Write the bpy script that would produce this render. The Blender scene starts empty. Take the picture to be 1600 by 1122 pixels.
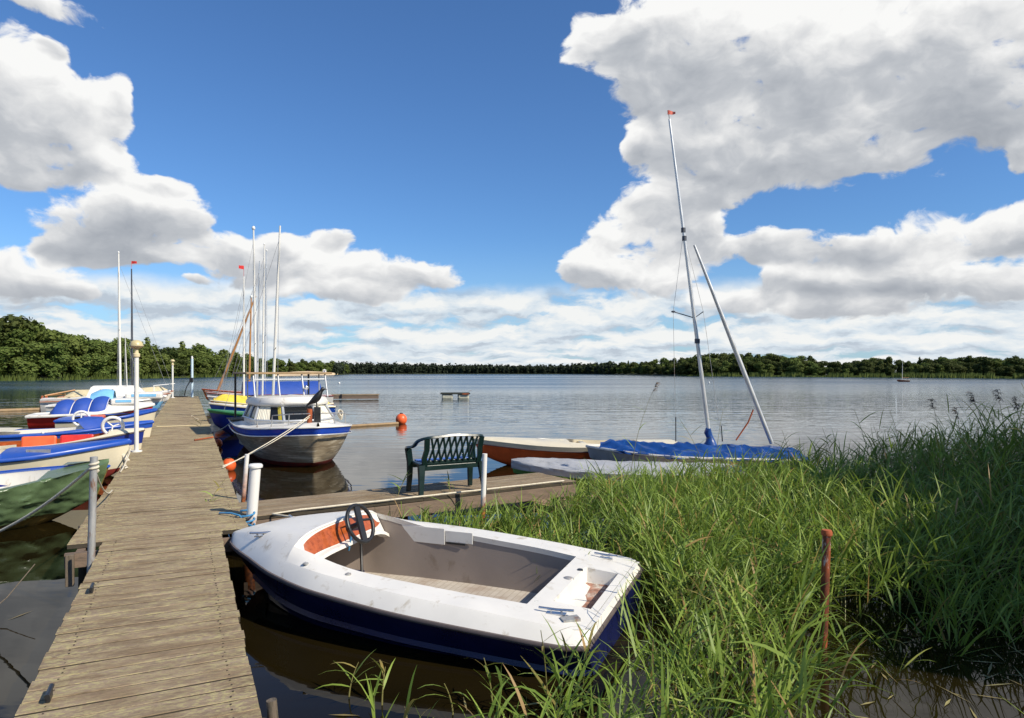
import bpy, math, random
import numpy as np
from mathutils import Vector, Matrix, noise as mnoise
S = bpy.context.scene
COL = S.collection
R = math.radians
rnd = random.Random(7)
H, F, HZ = 2.2, 1067.0, 579.0          # eye height above the water (m), focal length and horizon of the 1600 px frame
DECK = 0.5                             # jetty deck above water

def ground(px, py, z=0.0):
    Y = F * (H - z) / (py - HZ)
    return Vector(((px - 800) / F * Y, Y, z))

# ------------------------------------------------------------------ mesh helpers
class MB:
    def __init__(s): s.v = []; s.f = []; s.m = []; s.k = 0
    def add(s, vs, fs):
        n = len(s.v); s.v += [tuple(p) for p in vs]
        for f in fs: s.f.append(tuple(n + i for i in f)); s.m.append(s.k)
        return s
    def box(s, c, size, rot=None):
        c = Vector(c); hx, hy, hz = size[0] / 2, size[1] / 2, size[2] / 2
        vs = []
        for x, y, z in ((-1,-1,-1),(1,-1,-1),(1,1,-1),(-1,1,-1),(-1,-1,1),(1,-1,1),(1,1,1),(-1,1,1)):
            p = Vector((x*hx, y*hy, z*hz)); vs.append(c + (rot @ p if rot else p))
        return s.add(vs, [(0,3,2,1),(4,5,6,7),(0,1,5,4),(1,2,6,5),(2,3,7,6),(3,0,4,7)])
    def bar(s, p, q, w, h, up=(0,0,1)):
        p, q = Vector(p), Vector(q); d = (q - p); L = d.length; d.normalize(); u = Vector(up)
        x = d.cross(u)
        if x.length < 1e-4: x = d.cross(Vector((1,0,0)))
        x.normalize(); z = x.cross(d)
        return s.box((p + q) / 2, (w, L, h), Matrix((x, d, z)).transposed())
    def tube(s, pts, r, n=8, cap=True):
        pts = [Vector(p) for p in pts]; N = len(pts)
        rs = [r] * N if not isinstance(r, (list, tuple)) else r
        rows = []; pu = None
        for i, p in enumerate(pts):
            d = (pts[min(i+1, N-1)] - pts[max(i-1, 0)]).normalized()
            if pu is None: pu = Vector((0,0,1)) if abs(d.z) < .9 else Vector((1,0,0))
            x = d.cross(pu).normalized(); u = x.cross(d).normalized(); pu = u
            rows.append([p + rs[i] * (math.cos(a)*x + math.sin(a)*u) for a in (2*math.pi*j/n for j in range(n))])
        s.loft(rows, wrap=True)
        if cap:
            b = len(s.v) - N*n
            s.f += [tuple(b + j for j in reversed(range(n))), tuple(b + (N-1)*n + j for j in range(n))]; s.m += [s.k, s.k]
        return s
    def loft(s, rows, wrap=False, flip=False):
        n = len(rows[0]); vs = [p for r in rows for p in r]; fs = []
        for i in range(len(rows) - 1):
            for j in range(n if wrap else n - 1):
                a, b = i*n + j, i*n + (j+1) % n
                q = (a, b, b + n, a + n)
                fs.append(q[::-1] if flip else q)
        return s.add(vs, fs)
    def lathe(s, prof, n=16, at=(0,0,0)):
        at = Vector(at)
        rows = [[at + Vector((r*math.cos(2*math.pi*j/n), r*math.sin(2*math.pi*j/n), z)) for j in range(n)] for r, z in prof]
        return s.loft(rows, wrap=True)
    def ball(s, c, r, n=16, m=10, sc=(1,1,1)):
        c = Vector(c); rows = []
        for i in range(m + 1):
            t = math.pi * i / m - math.pi/2
            rr = max(math.cos(t), 1e-3)
            rows.append([c + Vector((r*sc[0]*rr*math.cos(2*math.pi*j/n), r*sc[1]*rr*math.sin(2*math.pi*j/n), r*sc[2]*math.sin(t))) for j in range(n)])
        return s.loft(rows, wrap=True)
    def build(s, name, mat, parent=None, smooth=40, bev=0, fix=False):
        me = bpy.data.meshes.new(name); me.from_pydata(s.v, [], s.f)
        for m in (mat if isinstance(mat, (list, tuple)) else [mat]): me.materials.append(m)
        me.polygons.foreach_set('material_index', s.m)
        if fix:
            import bmesh
            bm = bmesh.new(); bm.from_mesh(me); bmesh.ops.remove_doubles(bm, verts=bm.verts, dist=1e-4)
            bmesh.ops.recalc_face_normals(bm, faces=bm.faces); bm.to_mesh(me); bm.free()
        if smooth:
            me.polygons.foreach_set('use_smooth', [True] * len(me.polygons)); me.set_sharp_from_angle(angle=R(smooth))
        me.update()
        o = bpy.data.objects.new(name, me); COL.objects.link(o)
        if parent: o.parent = parent
        if bev:
            b = o.modifiers.new('bevel', 'BEVEL'); b.width = bev; b.segments = 2; b.limit_method = 'ANGLE'; b.angle_limit = R(50)
        return o

def tag(o, label=None, cat=None, group=None, kind=None):
    for k, v in (('label', label), ('category', cat), ('group', group), ('kind', kind)):
        if v: o[k] = v
    return o
def empty(name, loc, rz=0, rx=0, ry=0):
    o = bpy.data.objects.new(name, None); COL.objects.link(o); o.empty_display_size = .2
    o.location = loc; o.rotation_euler = (rx, ry, rz); return o
def nz(x, y, z=0): return mnoise.noise(Vector((x, y, z)))
def interp(x, tab): return float(np.interp(x, [t[0] for t in tab], [t[1] for t in tab]))
def smooth_interp(x, tab):
    xs = [t[0] for t in tab]; ys = [t[1] for t in tab]
    if x <= xs[0]: return ys[0]
    if x >= xs[-1]: return ys[-1]
    i = max(k for k in range(len(xs)) if xs[k] <= x); i = min(i, len(xs) - 2)
    h = xs[i+1] - xs[i]; t = (x - xs[i]) / h
    def m(k):
        if k == 0: return (ys[1]-ys[0])/(xs[1]-xs[0])
        if k == len(xs)-1: return (ys[-1]-ys[-2])/(xs[-1]-xs[-2])
        a = (ys[k]-ys[k-1])/(xs[k]-xs[k-1]); b = (ys[k+1]-ys[k])/(xs[k+1]-xs[k])
        return 0 if a*b <= 0 else 2*a*b/(a+b)
    t2, t3 = t*t, t*t*t
    return (2*t3-3*t2+1)*ys[i] + (t3-2*t2+t)*h*m(i) + (-2*t3+3*t2)*ys[i+1] + (t3-t2)*h*m(i+1)
def sag(p, q, d, n=12):
    p, q = Vector(p), Vector(q)
    return [p.lerp(q, t) - Vector((0,0,4*d*t*(1-t))) for t in (i/n for i in range(n+1))]

# ------------------------------------------------------------------ materials
def newmat(name):
    m = bpy.data.materials.new(name); m.use_nodes = True; nt = m.node_tree
    return m, nt, nt.nodes['Principled BSDF']
def N(nt, t, **k):
    n = nt.nodes.new(t)
    for a, b in k.items(): setattr(n, a, b)
    return n
def mixc(nt, fac, a, b, mode='MIX'):
    n = N(nt, 'ShaderNodeMix', data_type='RGBA', blend_type=mode)
    for i, v in ((0, fac), (6, a), (7, b)):
        if isinstance(v, bpy.types.NodeSocket): nt.links.new(v, n.inputs[i])
        else: n.inputs[i].default_value = v if i == 0 else (tuple(v) + (1,))[:4]
    return n.outputs[2]
def noise(nt, vec, scale, detail=4, rough=.55, dist=0):
    n = N(nt, 'ShaderNodeTexNoise'); n.inputs['Scale'].default_value = scale; n.inputs['Detail'].default_value = detail
    n.inputs['Roughness'].default_value = rough; n.inputs['Distortion'].default_value = dist
    if vec is not None: nt.links.new(vec, n.inputs['Vector'])
    return n
def mrange(nt, v, a, b, c=0., d=1., smooth=False):
    n = N(nt, 'ShaderNodeMapRange'); n.interpolation_type = 'SMOOTHSTEP' if smooth else 'LINEAR'
    nt.links.new(v, n.inputs[0])
    for i, x in enumerate((a, b, c, d)): n.inputs[i+1].default_value = x
    return n.outputs[0]
def objvec(nt, scale=(1,1,1), rot=(0,0,0)):
    tc = N(nt, 'ShaderNodeTexCoord'); mp = N(nt, 'ShaderNodeMapping'); mp.inputs['Scale'].default_value = scale; mp.inputs['Rotation'].default_value = rot
    nt.links.new(tc.outputs['Object'], mp.inputs[0]); return mp.outputs[0]
def M(name, col, rough=.45, var=.12, scale=6, bump=.05, dirt=None, amt=.45, dscale=9, metal=0, spec=.5, stretch=(1,1,1), bscale=60, coat=0):
    m, nt, b = newmat(name); L = nt.links.new
    v = objvec(nt, stretch)
    n1 = noise(nt, v, scale, 6, .6)
    c = mixc(nt, mrange(nt, n1.outputs[0], .3, .7), [x*(1-var) for x in col], [min(x*(1+var), .95) for x in col])
    r = rough
    if dirt:
        n2 = noise(nt, v, dscale, 8, .68, .4)
        k = mrange(nt, n2.outputs[0], 1-amt, 1-amt+.16)
        c = mixc(nt, k, c, dirt)
    L(c, b.inputs['Base Color'])
    L(mrange(nt, n1.outputs[0], .3, .7, max(rough-.08, .02), rough+.1), b.inputs['Roughness'])
    b.inputs['Metallic'].default_value = metal; b.inputs['Specular IOR Level'].default_value = spec
    b.inputs['Coat Weight'].default_value = coat
    if bump:
        n3 = noise(nt, v, bscale, 4); bp = N(nt, 'ShaderNodeBump'); bp.inputs['Strength'].default_value = bump; bp.inputs['Distance'].default_value = .01
        L(n3.outputs[0], bp.inputs['Height']); L(bp.outputs[0], b.inputs['Normal'])
    return m

GELCOAT = M('white_gelcoat', (.70,.675,.62), .35, .05, 3, .02, (.42,.36,.26), .43, 7)
GELCREAM = M('cream_gelcoat', (.66,.59,.43), .35, .06, 3, .02, (.45,.38,.25), .36, 7)
WHITE = M('white_paint', (.72,.71,.67), .4, .04, 5, .05, (.4,.36,.3), .38, 12)
NAVY = M('navy_gelcoat', (.006,.010,.06), .3, .2, 3, .03, (.05,.05,.07), .34, 18)
BLUE = M('blue_paint', (.014,.07,.36), .35, .15, 4, .03, (.12,.17,.3), .36, 9)
DKBLUE = M('dark_blue_paint', (.008,.025,.2), .35, .2, 4, .03, (.05,.08,.15), .36, 9)
LTBLUE = M('light_blue_paint', (.19,.45,.68), .4, .1, 5, .03, (.4,.45,.5), .34)
RED = M('red_paint', (.55,.03,.02), .35, .12, 5, .03, (.3,.06,.04), .36)
REDBOT = M('red_antifouling', (.2,.025,.018), .6, .25, 6, .08, (.09,.05,.035), .48, 10)
ORANGE = M('orange_paint', (.8,.13,.03), .38, .12, 5, .04, (.3,.08,.03), .4)
ORPLAST = M('orange_plastic', (.75,.12,.03), .4, .12, 5, .05, (.4,.09,.04), .36)
GREENP = M('green_paint', (.03,.17,.06), .45, .15, 5, .04, (.1,.15,.08), .38)
LIMEP = M('light_green_paint', (.1,.24,.06), .5, .15, 4, .04, (.08,.09,.04), .44)
OCHRE = M('ochre_paint', (.25,.16,.035), .55, .25, 5, .08, (.08,.07,.03), .5)
YELLOW = M('yellow_canvas', (.72,.55,.06), .7, .1, 5, .15, (.45,.33,.06), .36, bscale=25)
ALU = M('mast_aluminium', (.62,.62,.6), .38, .08, 4, .03, metal=.55)
WMAST = M('white_mast_paint', (.68,.66,.6), .4, .05, 4, .02)
DKMAST = M('dark_mast', (.06,.065,.08), .45, .15, 4, .02)
STEEL = M('grey_steel', (.36,.36,.35), .5, .15, 12, .05, (.22,.10,.05), .46, 8, metal=.35, stretch=(2,2,.6))
CHROME = M('chrome', (.6,.6,.6), .2, .1, 12, .02, metal=.9)
BLACK = M('black_plastic', (.015,.015,.016), .4, .2, 8, .04)
RUBBER = M('grey_rubber', (.1,.08,.075), .6, .15, 8, .06)
TAUPE = M('taupe_liner', (.25,.205,.172), .6, .08, 3, .06, (.15,.11,.075), .40, 4)
ROPE = M('pale_rope', (.6,.54,.42), .85, .15, 20, .4, (.35,.3,.2), .42, 20, bscale=160)
BLUEROPE = M('blue_rope', (.05,.22,.42), .8, .2, 20, .4, bscale=160)
VARNISH = M('varnished_wood', (.34,.075,.016), .3, .3, 3, .05, (.12,.03,.01), .42, 5, stretch=(1,9,9), bscale=20, coat=.3)
SPRUCE = M('spruce_mast', (.42,.2,.06), .35, .2, 3, .03, (.2,.08,.03), .42, 5, stretch=(6,6,.6), coat=.3)
TARPGREEN = M('green_tarpaulin', (.085,.13,.06), .3, .2, 3, .8, (.19,.25,.15), .38, 5, bscale=9)
TARPGREY = M('grey_tarpaulin', (.36,.365,.375), .42, .12, 3, .8, (.22,.23,.24), .44, 4, bscale=8)
TARPBLUE = M('blue_tarpaulin', (.008,.05,.21), .36, .35, 3, .9, (.03,.14,.42), .42, 4, bscale=9)
TENTBLUE = M('blue_canvas', (.018,.065,.33), .65, .1, 4, .15, (.1,.16,.45), .34, 5, bscale=18)
CANVAS = M('sand_canvas', (.6,.5,.3), .75, .08, 5, .1, bscale=30)
CURTAIN = M('cream_curtain', (.68,.64,.52), .8, .12, 2, .15, stretch=(1,14,.3))
ROOFPLY = M('worn_plywood', (.3,.2,.1), .7, .2, 4, .15, (.16,.11,.07), .46, 6)
BENCHGREEN = M('dark_green_plastic', (.005,.018,.017), .32, .2, 6, .04, (.04,.055,.05), .36, 16)
BLUECUSH = M('blue_plastic_strip', (.02,.1,.4), .45, .15, 6, .04)
PILING = M('grey_piling_wood', (.13,.1,.07), .8, .25, 4, .4, (.06,.05,.03), .48, 6, stretch=(6,6,1), bscale=24)
FASCIA = M('brown_fascia_wood', (.17,.12,.085), .8, .25, 4, .4, (.09,.07,.05), .46, 6, stretch=(1,6,6), bscale=24)
RUST = M('rust', (.3,.07,.02), .8, .4, 9, .5, (.07,.03,.02), .5, 8, bscale=30)
FEATHER = M('black_feather', (.012,.012,.014), .45, .2, 20, .2)
LAMPGLASS = M('lamp_dome', (.5,.42,.22), .35, .15, 8, .03, (.25,.2,.1), .4)
SAND = M('shore_sand', (.33,.23,.14), .9, .2, 3, .5, (.16,.11,.065), .48, 5, bscale=30)
SOIL = M('forest_floor', (.035,.045,.015), .95, .3, .2, .3)
def glass_mat():
    m, nt, b = newmat('dark_window_glass'); b.inputs['Base Color'].default_value = (.012,.014,.016,1); b.inputs['Roughness'].default_value = .06
    b.inputs['Specular IOR Level'].default_value = .25; return m
DARKGLASS = glass_mat()
def clear_mat():
    m, nt, b = newmat('clear_acrylic'); nt.nodes.remove(b)
    t = N(nt, 'ShaderNodeBsdfTransparent'); t.inputs[0].default_value = (.9,.92,.93,1); g = N(nt, 'ShaderNodeBsdfGlossy'); g.inputs['Roughness'].default_value = .05
    mx = N(nt, 'ShaderNodeMixShader'); mx.inputs[0].default_value = .05
    nt.links.new(t.outputs[0], mx.inputs[1]); nt.links.new(g.outputs[0], mx.inputs[2]); nt.links.new(mx.outputs[0], nt.nodes['Material Output'].inputs[0]); return m
CLEAR = clear_mat()

def rusty_white(name, z0, z1):
    """white paint that has rusted away from the foot up (object z)"""
    m, nt, b = newmat(name); L = nt.links.new
    tc = N(nt, 'ShaderNodeTexCoord'); sp = N(nt, 'ShaderNodeSeparateXYZ'); L(tc.outputs['Object'], sp.inputs[0])
    n = noise(nt, tc.outputs['Object'], 9, 6, .65)
    a = N(nt, 'ShaderNodeMath', operation='MULTIPLY_ADD'); L(n.outputs[0], a.inputs[0]); a.inputs[1].default_value = .5; L(sp.outputs[2], a.inputs[2])
    k = mrange(nt, a.outputs[0], z0 + .25, z1 + .25)
    ru = mixc(nt, mrange(nt, noise(nt, tc.outputs['Object'], 22, 5).outputs[0], .35, .65), (.09,.03,.015), (.42,.12,.025))
    L(mixc(nt, k, ru, (.70,.68,.64)), b.inputs['Base Color']); b.inputs['Roughness'].default_value = .6
    return m
POSTWHITE = rusty_white('white_post_paint', .35, .5)
POSTRUST = rusty_white('flaking_post_paint', .55, .95)
def rust_flake():
    m, nt, b = newmat('rusty_pipe_paint'); L = nt.links.new
    v = objvec(nt, (1,1,.35)); n = noise(nt, v, 12, 6, .65)
    ru = mixc(nt, mrange(nt, noise(nt, v, 25, 5).outputs[0], .35, .65), (.07,.02,.01), (.3,.07,.016))
    tc = N(nt, 'ShaderNodeTexCoord'); sp = N(nt, 'ShaderNodeSeparateXYZ'); L(tc.outputs['Object'], sp.inputs[0])
    a = N(nt, 'ShaderNodeMath', operation='MULTIPLY_ADD'); L(sp.outputs[2], a.inputs[0]); a.inputs[1].default_value = .35; L(n.outputs[0], a.inputs[2])
    L(mixc(nt, mrange(nt, a.outputs[0], .8, .88), ru, (.62,.57,.5)), b.inputs['Base Color']); b.inputs['Roughness'].default_value = .7
    bp = N(nt, 'ShaderNodeBump'); bp.inputs['Strength'].default_value = .5; bp.inputs['Distance'].default_value = .01; L(n.outputs[0], bp.inputs['Height']); L(bp.outputs[0], b.inputs['Normal'])
    return m
RUSTPIPE = rust_flake()

def deck_wood(name, a, b_, lichen, lam):
    """weathered boards, grain along object x, one tint per board"""
    m, nt, b = newmat(name); L = nt.links.new
    g = N(nt, 'ShaderNodeNewGeometry')
    tc = N(nt, 'ShaderNodeTexCoord')
    off = N(nt, 'ShaderNodeVectorMath', operation='MULTIPLY_ADD'); cb = N(nt, 'ShaderNodeCombineXYZ')
    L(g.outputs['Random Per Island'], cb.inputs[0]); L(g.outputs['Random Per Island'], cb.inputs[2])
    L(cb.outputs[0], off.inputs[0]); off.inputs[1].default_value = (17,0,9); L(tc.outputs['Object'], off.inputs[2])
    mp = N(nt, 'ShaderNodeMapping'); mp.inputs['Scale'].default_value = (1,14,14); L(off.outputs[0], mp.inputs[0])
    grain = noise(nt, mp.outputs[0], 5, 8, .7, .6)
    mp2 = N(nt, 'ShaderNodeMapping'); mp2.inputs['Scale'].default_value = (1,3.0,3.0); L(tc.outputs['Object'], mp2.inputs[0])
    blot = noise(nt, mp2.outputs[0], 2.4, 6, .6)
    mp3 = N(nt, 'ShaderNodeMapping'); mp3.inputs['Scale'].default_value = (1,1.9,1.9); L(off.outputs[0], mp3.inputs[0])
    fine = noise(nt, mp3.outputs[0], 24, 6, .7)
    c = mixc(nt, mrange(nt, grain.outputs[0], .3, .7), a, b_)
    c = mixc(nt, mrange(nt, g.outputs['Random Per Island'], 0, 1, 0, .5), c, [x*.62 for x in a])
    c = mixc(nt, mrange(nt, blot.outputs[0], .38, .72, 0, .65), c, [x*.85+.1 for x in b_])
    spx = N(nt, 'ShaderNodeSeparateXYZ'); L(tc.outputs['Object'], spx.inputs[0])
    ab = N(nt, 'ShaderNodeMath', operation='ABSOLUTE'); sb = N(nt, 'ShaderNodeMath', operation='SUBTRACT'); L(spx.outputs[0], sb.inputs[0]); sb.inputs[1].default_value = .84; L(sb.outputs[0], ab.inputs[0])
    ed = N(nt, 'ShaderNodeMath', operation='MULTIPLY_ADD'); L(mrange(nt, ab.outputs[0], .15, .6), ed.inputs[0]); ed.inputs[1].default_value = .10; L(blot.outputs[0], ed.inputs[2])
    k = N(nt, 'ShaderNodeMath', operation='MULTIPLY'); L(mrange(nt, fine.outputs[0], .48, .56), k.inputs[0]); L(mrange(nt, ed.outputs[0], .42, .64, .12, lam), k.inputs[1])
    c = mixc(nt, k.outputs[0], c, lichen)
    crk = noise(nt, mp.outputs[0], 15, 6, .7, .3)
    c = mixc(nt, mrange(nt, crk.outputs[0], .56, .64, 0, .6), c, (.075,.055,.036))
    stn = noise(nt, mp2.outputs[0], 5.5, 5, .65)
    c = mixc(nt, mrange(nt, stn.outputs[0], .55, .68, 0, .5), c, (.11,.08,.05))
    L(mixc(nt, mrange(nt, grain.outputs[0], .58, .68, 0, .75), c, (.055,.04,.027)), b.inputs['Base Color'])
    b.inputs['Roughness'].default_value = .85; b.inputs['Specular IOR Level'].default_value = .25
    bp = N(nt, 'ShaderNodeBump'); bp.inputs['Strength'].default_value = .75; bp.inputs['Distance'].default_value = .012
    L(grain.outputs[0], bp.inputs['Height']); bp2 = N(nt, 'ShaderNodeBump'); bp2.inputs['Strength'].default_value = .4; bp2.inputs['Distance'].default_value = .008
    L(fine.outputs[0], bp2.inputs['Height']); L(bp.outputs[0], bp2.inputs['Normal']); L(bp2.outputs[0], b.inputs['Normal'])
    return m
PLANK = deck_wood('weathered_planks', (.15,.10,.058), (.37,.27,.165), (.42,.365,.175), .9)
EDGE = M('shaded_plank_edge', (.045,.036,.024), .95, .35, 6, .4, bscale=24)  # gap shade painted into the board sides, with algae; nail heads share it
PLANK2 = deck_wood('brown_planks', (.17,.115,.065), (.3,.215,.13), (.32,.3,.16), .3)

def leafmat(name, c1, c2, trans=.35, dry=None):
    m, nt, b = newmat(name); L = nt.links.new
    g = N(nt, 'ShaderNodeNewGeometry')
    cr = mixc(nt, g.outputs['Random Per Island'], c1, c2)
    if dry: cr = mixc(nt, mrange(nt, g.outputs['Random Per Island'], .91, .96), cr, dry)
    L(cr, b.inputs['Base Color']); b.inputs['Roughness'].default_value = .5; b.inputs['Specular IOR Level'].default_value = .35
    t = N(nt, 'ShaderNodeBsdfTranslucent'); L(mixc(nt, .5, cr, (.3,.42,.05), 'MIX') if trans > .25 else cr, t.inputs[0])
    mx = N(nt, 'ShaderNodeMixShader'); mx.inputs[0].default_value = trans
    L(b.outputs[0], mx.inputs[1]); L(t.outputs[0], mx.inputs[2]); L(mx.outputs[0], nt.nodes['Material Output'].inputs[0]); return m
REEDM = leafmat('reed_leaf', (.10,.17,.02), (.27,.36,.06), .30, (.36,.22,.08))
STEMM = leafmat('reed_stem', (.1,.13,.03), (.22,.2,.07), .1)
PLUMEM = leafmat('reed_plume', (.13,.08,.06), (.25,.18,.12), .2)
def treemat(name, c1, c2):
    m, nt, b = newmat(name); L = nt.links.new
    g = N(nt, 'ShaderNodeNewGeometry'); oi = N(nt, 'ShaderNodeObjectInfo')
    c = mixc(nt, g.outputs['Random Per Island'], c1, c2)
    c = mixc(nt, mrange(nt, oi.outputs['Random'], 0, 1, 0, .55), c, (c2[0]*.95, c2[1]*.85, c2[2]*.85))
    L(c, b.inputs['Base Color']); b.inputs['Roughness'].default_value = .7; b.inputs['Specular IOR Level'].default_value = .15
    t = N(nt, 'ShaderNodeBsdfTranslucent'); L(c, t.inputs[0]); mx = N(nt, 'ShaderNodeMixShader'); mx.inputs[0].default_value = .2
    L(b.outputs[0], mx.inputs[1]); L(t.outputs[0], mx.inputs[2]); L(mx.outputs[0], nt.nodes['Material Output'].inputs[0]); return m
TREEM = treemat('broadleaf_foliage', (.06,.1,.02), (.135,.175,.042))
TREEM2 = treemat('darker_foliage', (.032,.055,.013), (.08,.1,.025))
PINEM = treemat('pine_foliage', (.016,.027,.017), (.04,.055,.03))  # slight distance haze worked into the colour, lighter and bluer
BARK = M('bark', (.12,.09,.065), .9, .3, 8, .5, stretch=(3,3,.6))
# ------------------------------------------------------------------ camera, light, sky
cam = bpy.data.cameras.new('camera'); co = bpy.data.objects.new('camera', cam); COL.objects.link(co); S.camera = co
cam.sensor_width = 36; cam.lens = 24.0; cam.shift_y = (HZ - 561) / 1600; cam.clip_start = .1; cam.clip_end = 6000
co.location = (0, 0, H); co.rotation_euler = (R(90), 0, 0)
SUN_EL, SUN_AZ = R(40), R(120)          # azimuth clockwise from +Y (the view direction)
sd = Vector((math.cos(SUN_EL)*math.sin(SUN_AZ), math.cos(SUN_EL)*math.cos(SUN_AZ), math.sin(SUN_EL)))
sl = bpy.data.lights.new('sun', 'SUN'); sl.energy = 5.0; sl.angle = R(.53); sl.color = (1, .915, .77)
so = bpy.data.objects.new('sun', sl); COL.objects.link(so); so.location = sd * 60; so.rotation_euler = sd.to_track_quat('Z', 'Y').to_euler()
S.view_settings.view_transform = 'Standard'; S.view_settings.look = 'None'; S.view_settings.gamma = 1; S.view_settings.exposure = .25

def world():
    w = bpy.data.worlds.new('World'); S.world = w; w.use_nodes = True; nt = w.node_tree; L = nt.links.new
    bg = nt.nodes['Background']
    sky = N(nt, 'ShaderNodeTexSky'); sky.sky_type = 'NISHITA'; sky.sun_disc = False; sky.sun_elevation = SUN_EL; sky.sun_rotation = SUN_AZ
    sky.air_density = 1.0; sky.dust_density = .4; sky.ozone_density = 2.5
    def math_(op, a, b=None, c=None, clamp=False):
        n = N(nt, 'ShaderNodeMath', operation=op); n.use_clamp = clamp
        for i, x in enumerate((a, b, c)):
            if x is None: continue
            if isinstance(x, bpy.types.NodeSocket): L(x, n.inputs[i])
            else: n.inputs[i].default_value = x
        return n.outputs[0]
    def vmath(op, a, b=None, c=None):
        n = N(nt, 'ShaderNodeVectorMath', operation=op)
        for i, x in enumerate((a, b, c)):
            if x is None: continue
            if isinstance(x, bpy.types.NodeSocket): L(x, n.inputs[i])
            else: n.inputs[i].default_value = x
        return n.outputs['Value'] if op == 'DOT_PRODUCT' else n.outputs[0]
    tc = N(nt, 'ShaderNodeTexCoord'); d = vmath('NORMALIZE', tc.outputs['Generated'])
    sp = N(nt, 'ShaderNodeSeparateXYZ'); L(d, sp.inputs[0])
    az = math_('ARCTAN2', sp.outputs[0], sp.outputs[1]); el = math_('ARCSINE', sp.outputs[2])
    cb = N(nt, 'ShaderNodeCombineXYZ'); L(az, cb.inputs[0]); L(el, cb.inputs[1]); p = cb.outputs[0]
    # billow noise, finer towards the horizon as clouds recede
    q = vmath('MULTIPLY', p, (1, 1.5, 1))
    wn = noise(nt, q, 9, 3, .5); warp = vmath('MULTIPLY_ADD', vmath('SUBTRACT', wn.outputs['Color'], (.5,.5,.5)), (.07,.05,0), p)
    q2 = vmath('MULTIPLY', warp, (1, 1.5, 1))
    def fbm(v): return noise(nt, v, 13, 8, .55, 0).outputs[0]
    n0 = fbm(q2)
    n1 = fbm(vmath('ADD', q2, (.008, .024, 0)))
    fine = noise(nt, q2, 42, 7, .58).outputs[0]
    s0 = noise(nt, q2, 4.6, 5, .5).outputs[0]; s1 = noise(nt, vmath('ADD', q2, (.03, .06, 0)), 4.6, 5, .5).outputs[0]
    E = [(20,140,90,70),(100,170,85,60),(60,220,90,60),(140,240,80,35),(185,180,24,42),(255,285,48,16),(70,78,28,16),
         (130,355,75,45),(200,340,100,55),(270,345,60,40),(100,385,50,20),(200,392,110,24),(40,425,90,32),(110,447,50,14),
         (390,410,80,38),(350,390,40,25),(470,408,80,36),(515,368,34,18),(560,430,80,36),(640,430,62,24),(540,458,90,16),(60,2,90,14),(300,437,22,8),(440,380,40,18),
         (925,80,32,45),(970,50,35,40),(985,110,40,50),(1060,60,90,80),(1060,140,70,60),(1180,80,140,110),(1330,90,170,130),(1480,80,150,130),(1600,90,100,120),
         (1170,200,110,66),(1300,208,130,60),(1420,195,110,56),(1520,175,75,48),(1200,268,80,30),(1320,248,70,24),
         (1040,220,55,40),(1080,265,60,40),(1110,303,50,24),(1000,225,22,20),
         (1040,322,60,35),(1000,370,75,40),(1080,370,50,42),(950,415,70,33),(1030,430,80,30),(890,420,25,16),
         (1190,390,75,25),(1280,392,90,30),(1380,378,80,30),(1470,372,80,32),(1560,362,80,34),(1640,350,70,40),
         (1250,445,80,26),(1360,432,110,33),(1500,430,120,42),(1160,472,70,20),(1320,482,130,20),(1592,240,28,28),(1800,150,150,200),(1850,400,160,60),(-160,200,110,120),(-150,400,120,60)]
    acc = None
    for (px, py, rx, ry) in E:
        a0 = math.atan((px-800)/F); e0 = math.atan((HZ-py)/F*math.cos(a0))
        ra = rx/F*math.cos(a0)**2*1.5; re = ry/F*math.cos(a0)*1.5
        wk = warp if acc is None else vmath('MULTIPLY_ADD', acc, (1e-7, 1e-7, 0), warp)      # chained, so that the shader keeps few values at once
        dv = vmath('MULTIPLY_ADD', wk, (1/ra, 1/re, 0), (-a0/ra, -e0/re, 0))
        r2 = vmath('DOT_PRODUCT', dv, dv)
        wi = math_('SUBTRACT', 1.0, r2, clamp=True)
        w2 = math_('MULTIPLY', wi, wi)
        # (dx, dy, 1) * w2 summed in one vector
        o1 = vmath('MULTIPLY_ADD', dv, (1, 1, 0), (0, 0, 1)); sc_ = N(nt, 'ShaderNodeVectorMath', operation='SCALE'); L(o1, sc_.inputs[0]); L(w2, sc_.inputs['Scale'])
        acc = sc_.outputs[0] if acc is None else vmath('ADD', acc, sc_.outputs[0])
    sa = N(nt, 'ShaderNodeSeparateXYZ'); L(acc, sa.inputs[0]); vs = sa.outputs[1]; ws = sa.outputs[2]
    Mx = math_('MINIMUM', math_('SQRT', ws), 1.0)
    v = math_('DIVIDE', vs, math_('ADD', ws, .02))
    # low band of distant cloud, streaked, and loose clouds outside the framed part of the sky
    # a flat layer of small cumulus seen in perspective
    wel = math_('MULTIPLY_ADD', math_('SUBTRACT', n0, .5), .034, el); lg = math_('LOGARITHM', math_('MAXIMUM', math_('ADD', wel, .035), .012), 2.71828)
    qc = N(nt, 'ShaderNodeCombineXYZ'); L(az, qc.inputs[0]); L(math_('MULTIPLY', lg, .33), qc.inputs[1]); qb = qc.outputs[0]
    nb = noise(nt, qb, 10, 8, .55, 0).outputs[0]; nb1 = noise(nt, vmath('ADD', qb, (.008,.04,0)), 10, 8, .55, 0).outputs[0]
    band = math_('MULTIPLY', mrange(nt, wel, .10, .13, 1, 0, True), mrange(nt, el, -.02, .05, 1.1, 1.0))
    bandM = math_('MULTIPLY', band, mrange(nt, nb, .33, .46, .0, .66, True))
    aaz = math_('ABSOLUTE', az)
    outm = math_('MULTIPLY', mrange(nt, aaz, .85, 1.1, 0, .42, True), mrange(nt, noise(nt, q, 2.2, 3).outputs[0], .42, .62, 0, 1, True))
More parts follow.
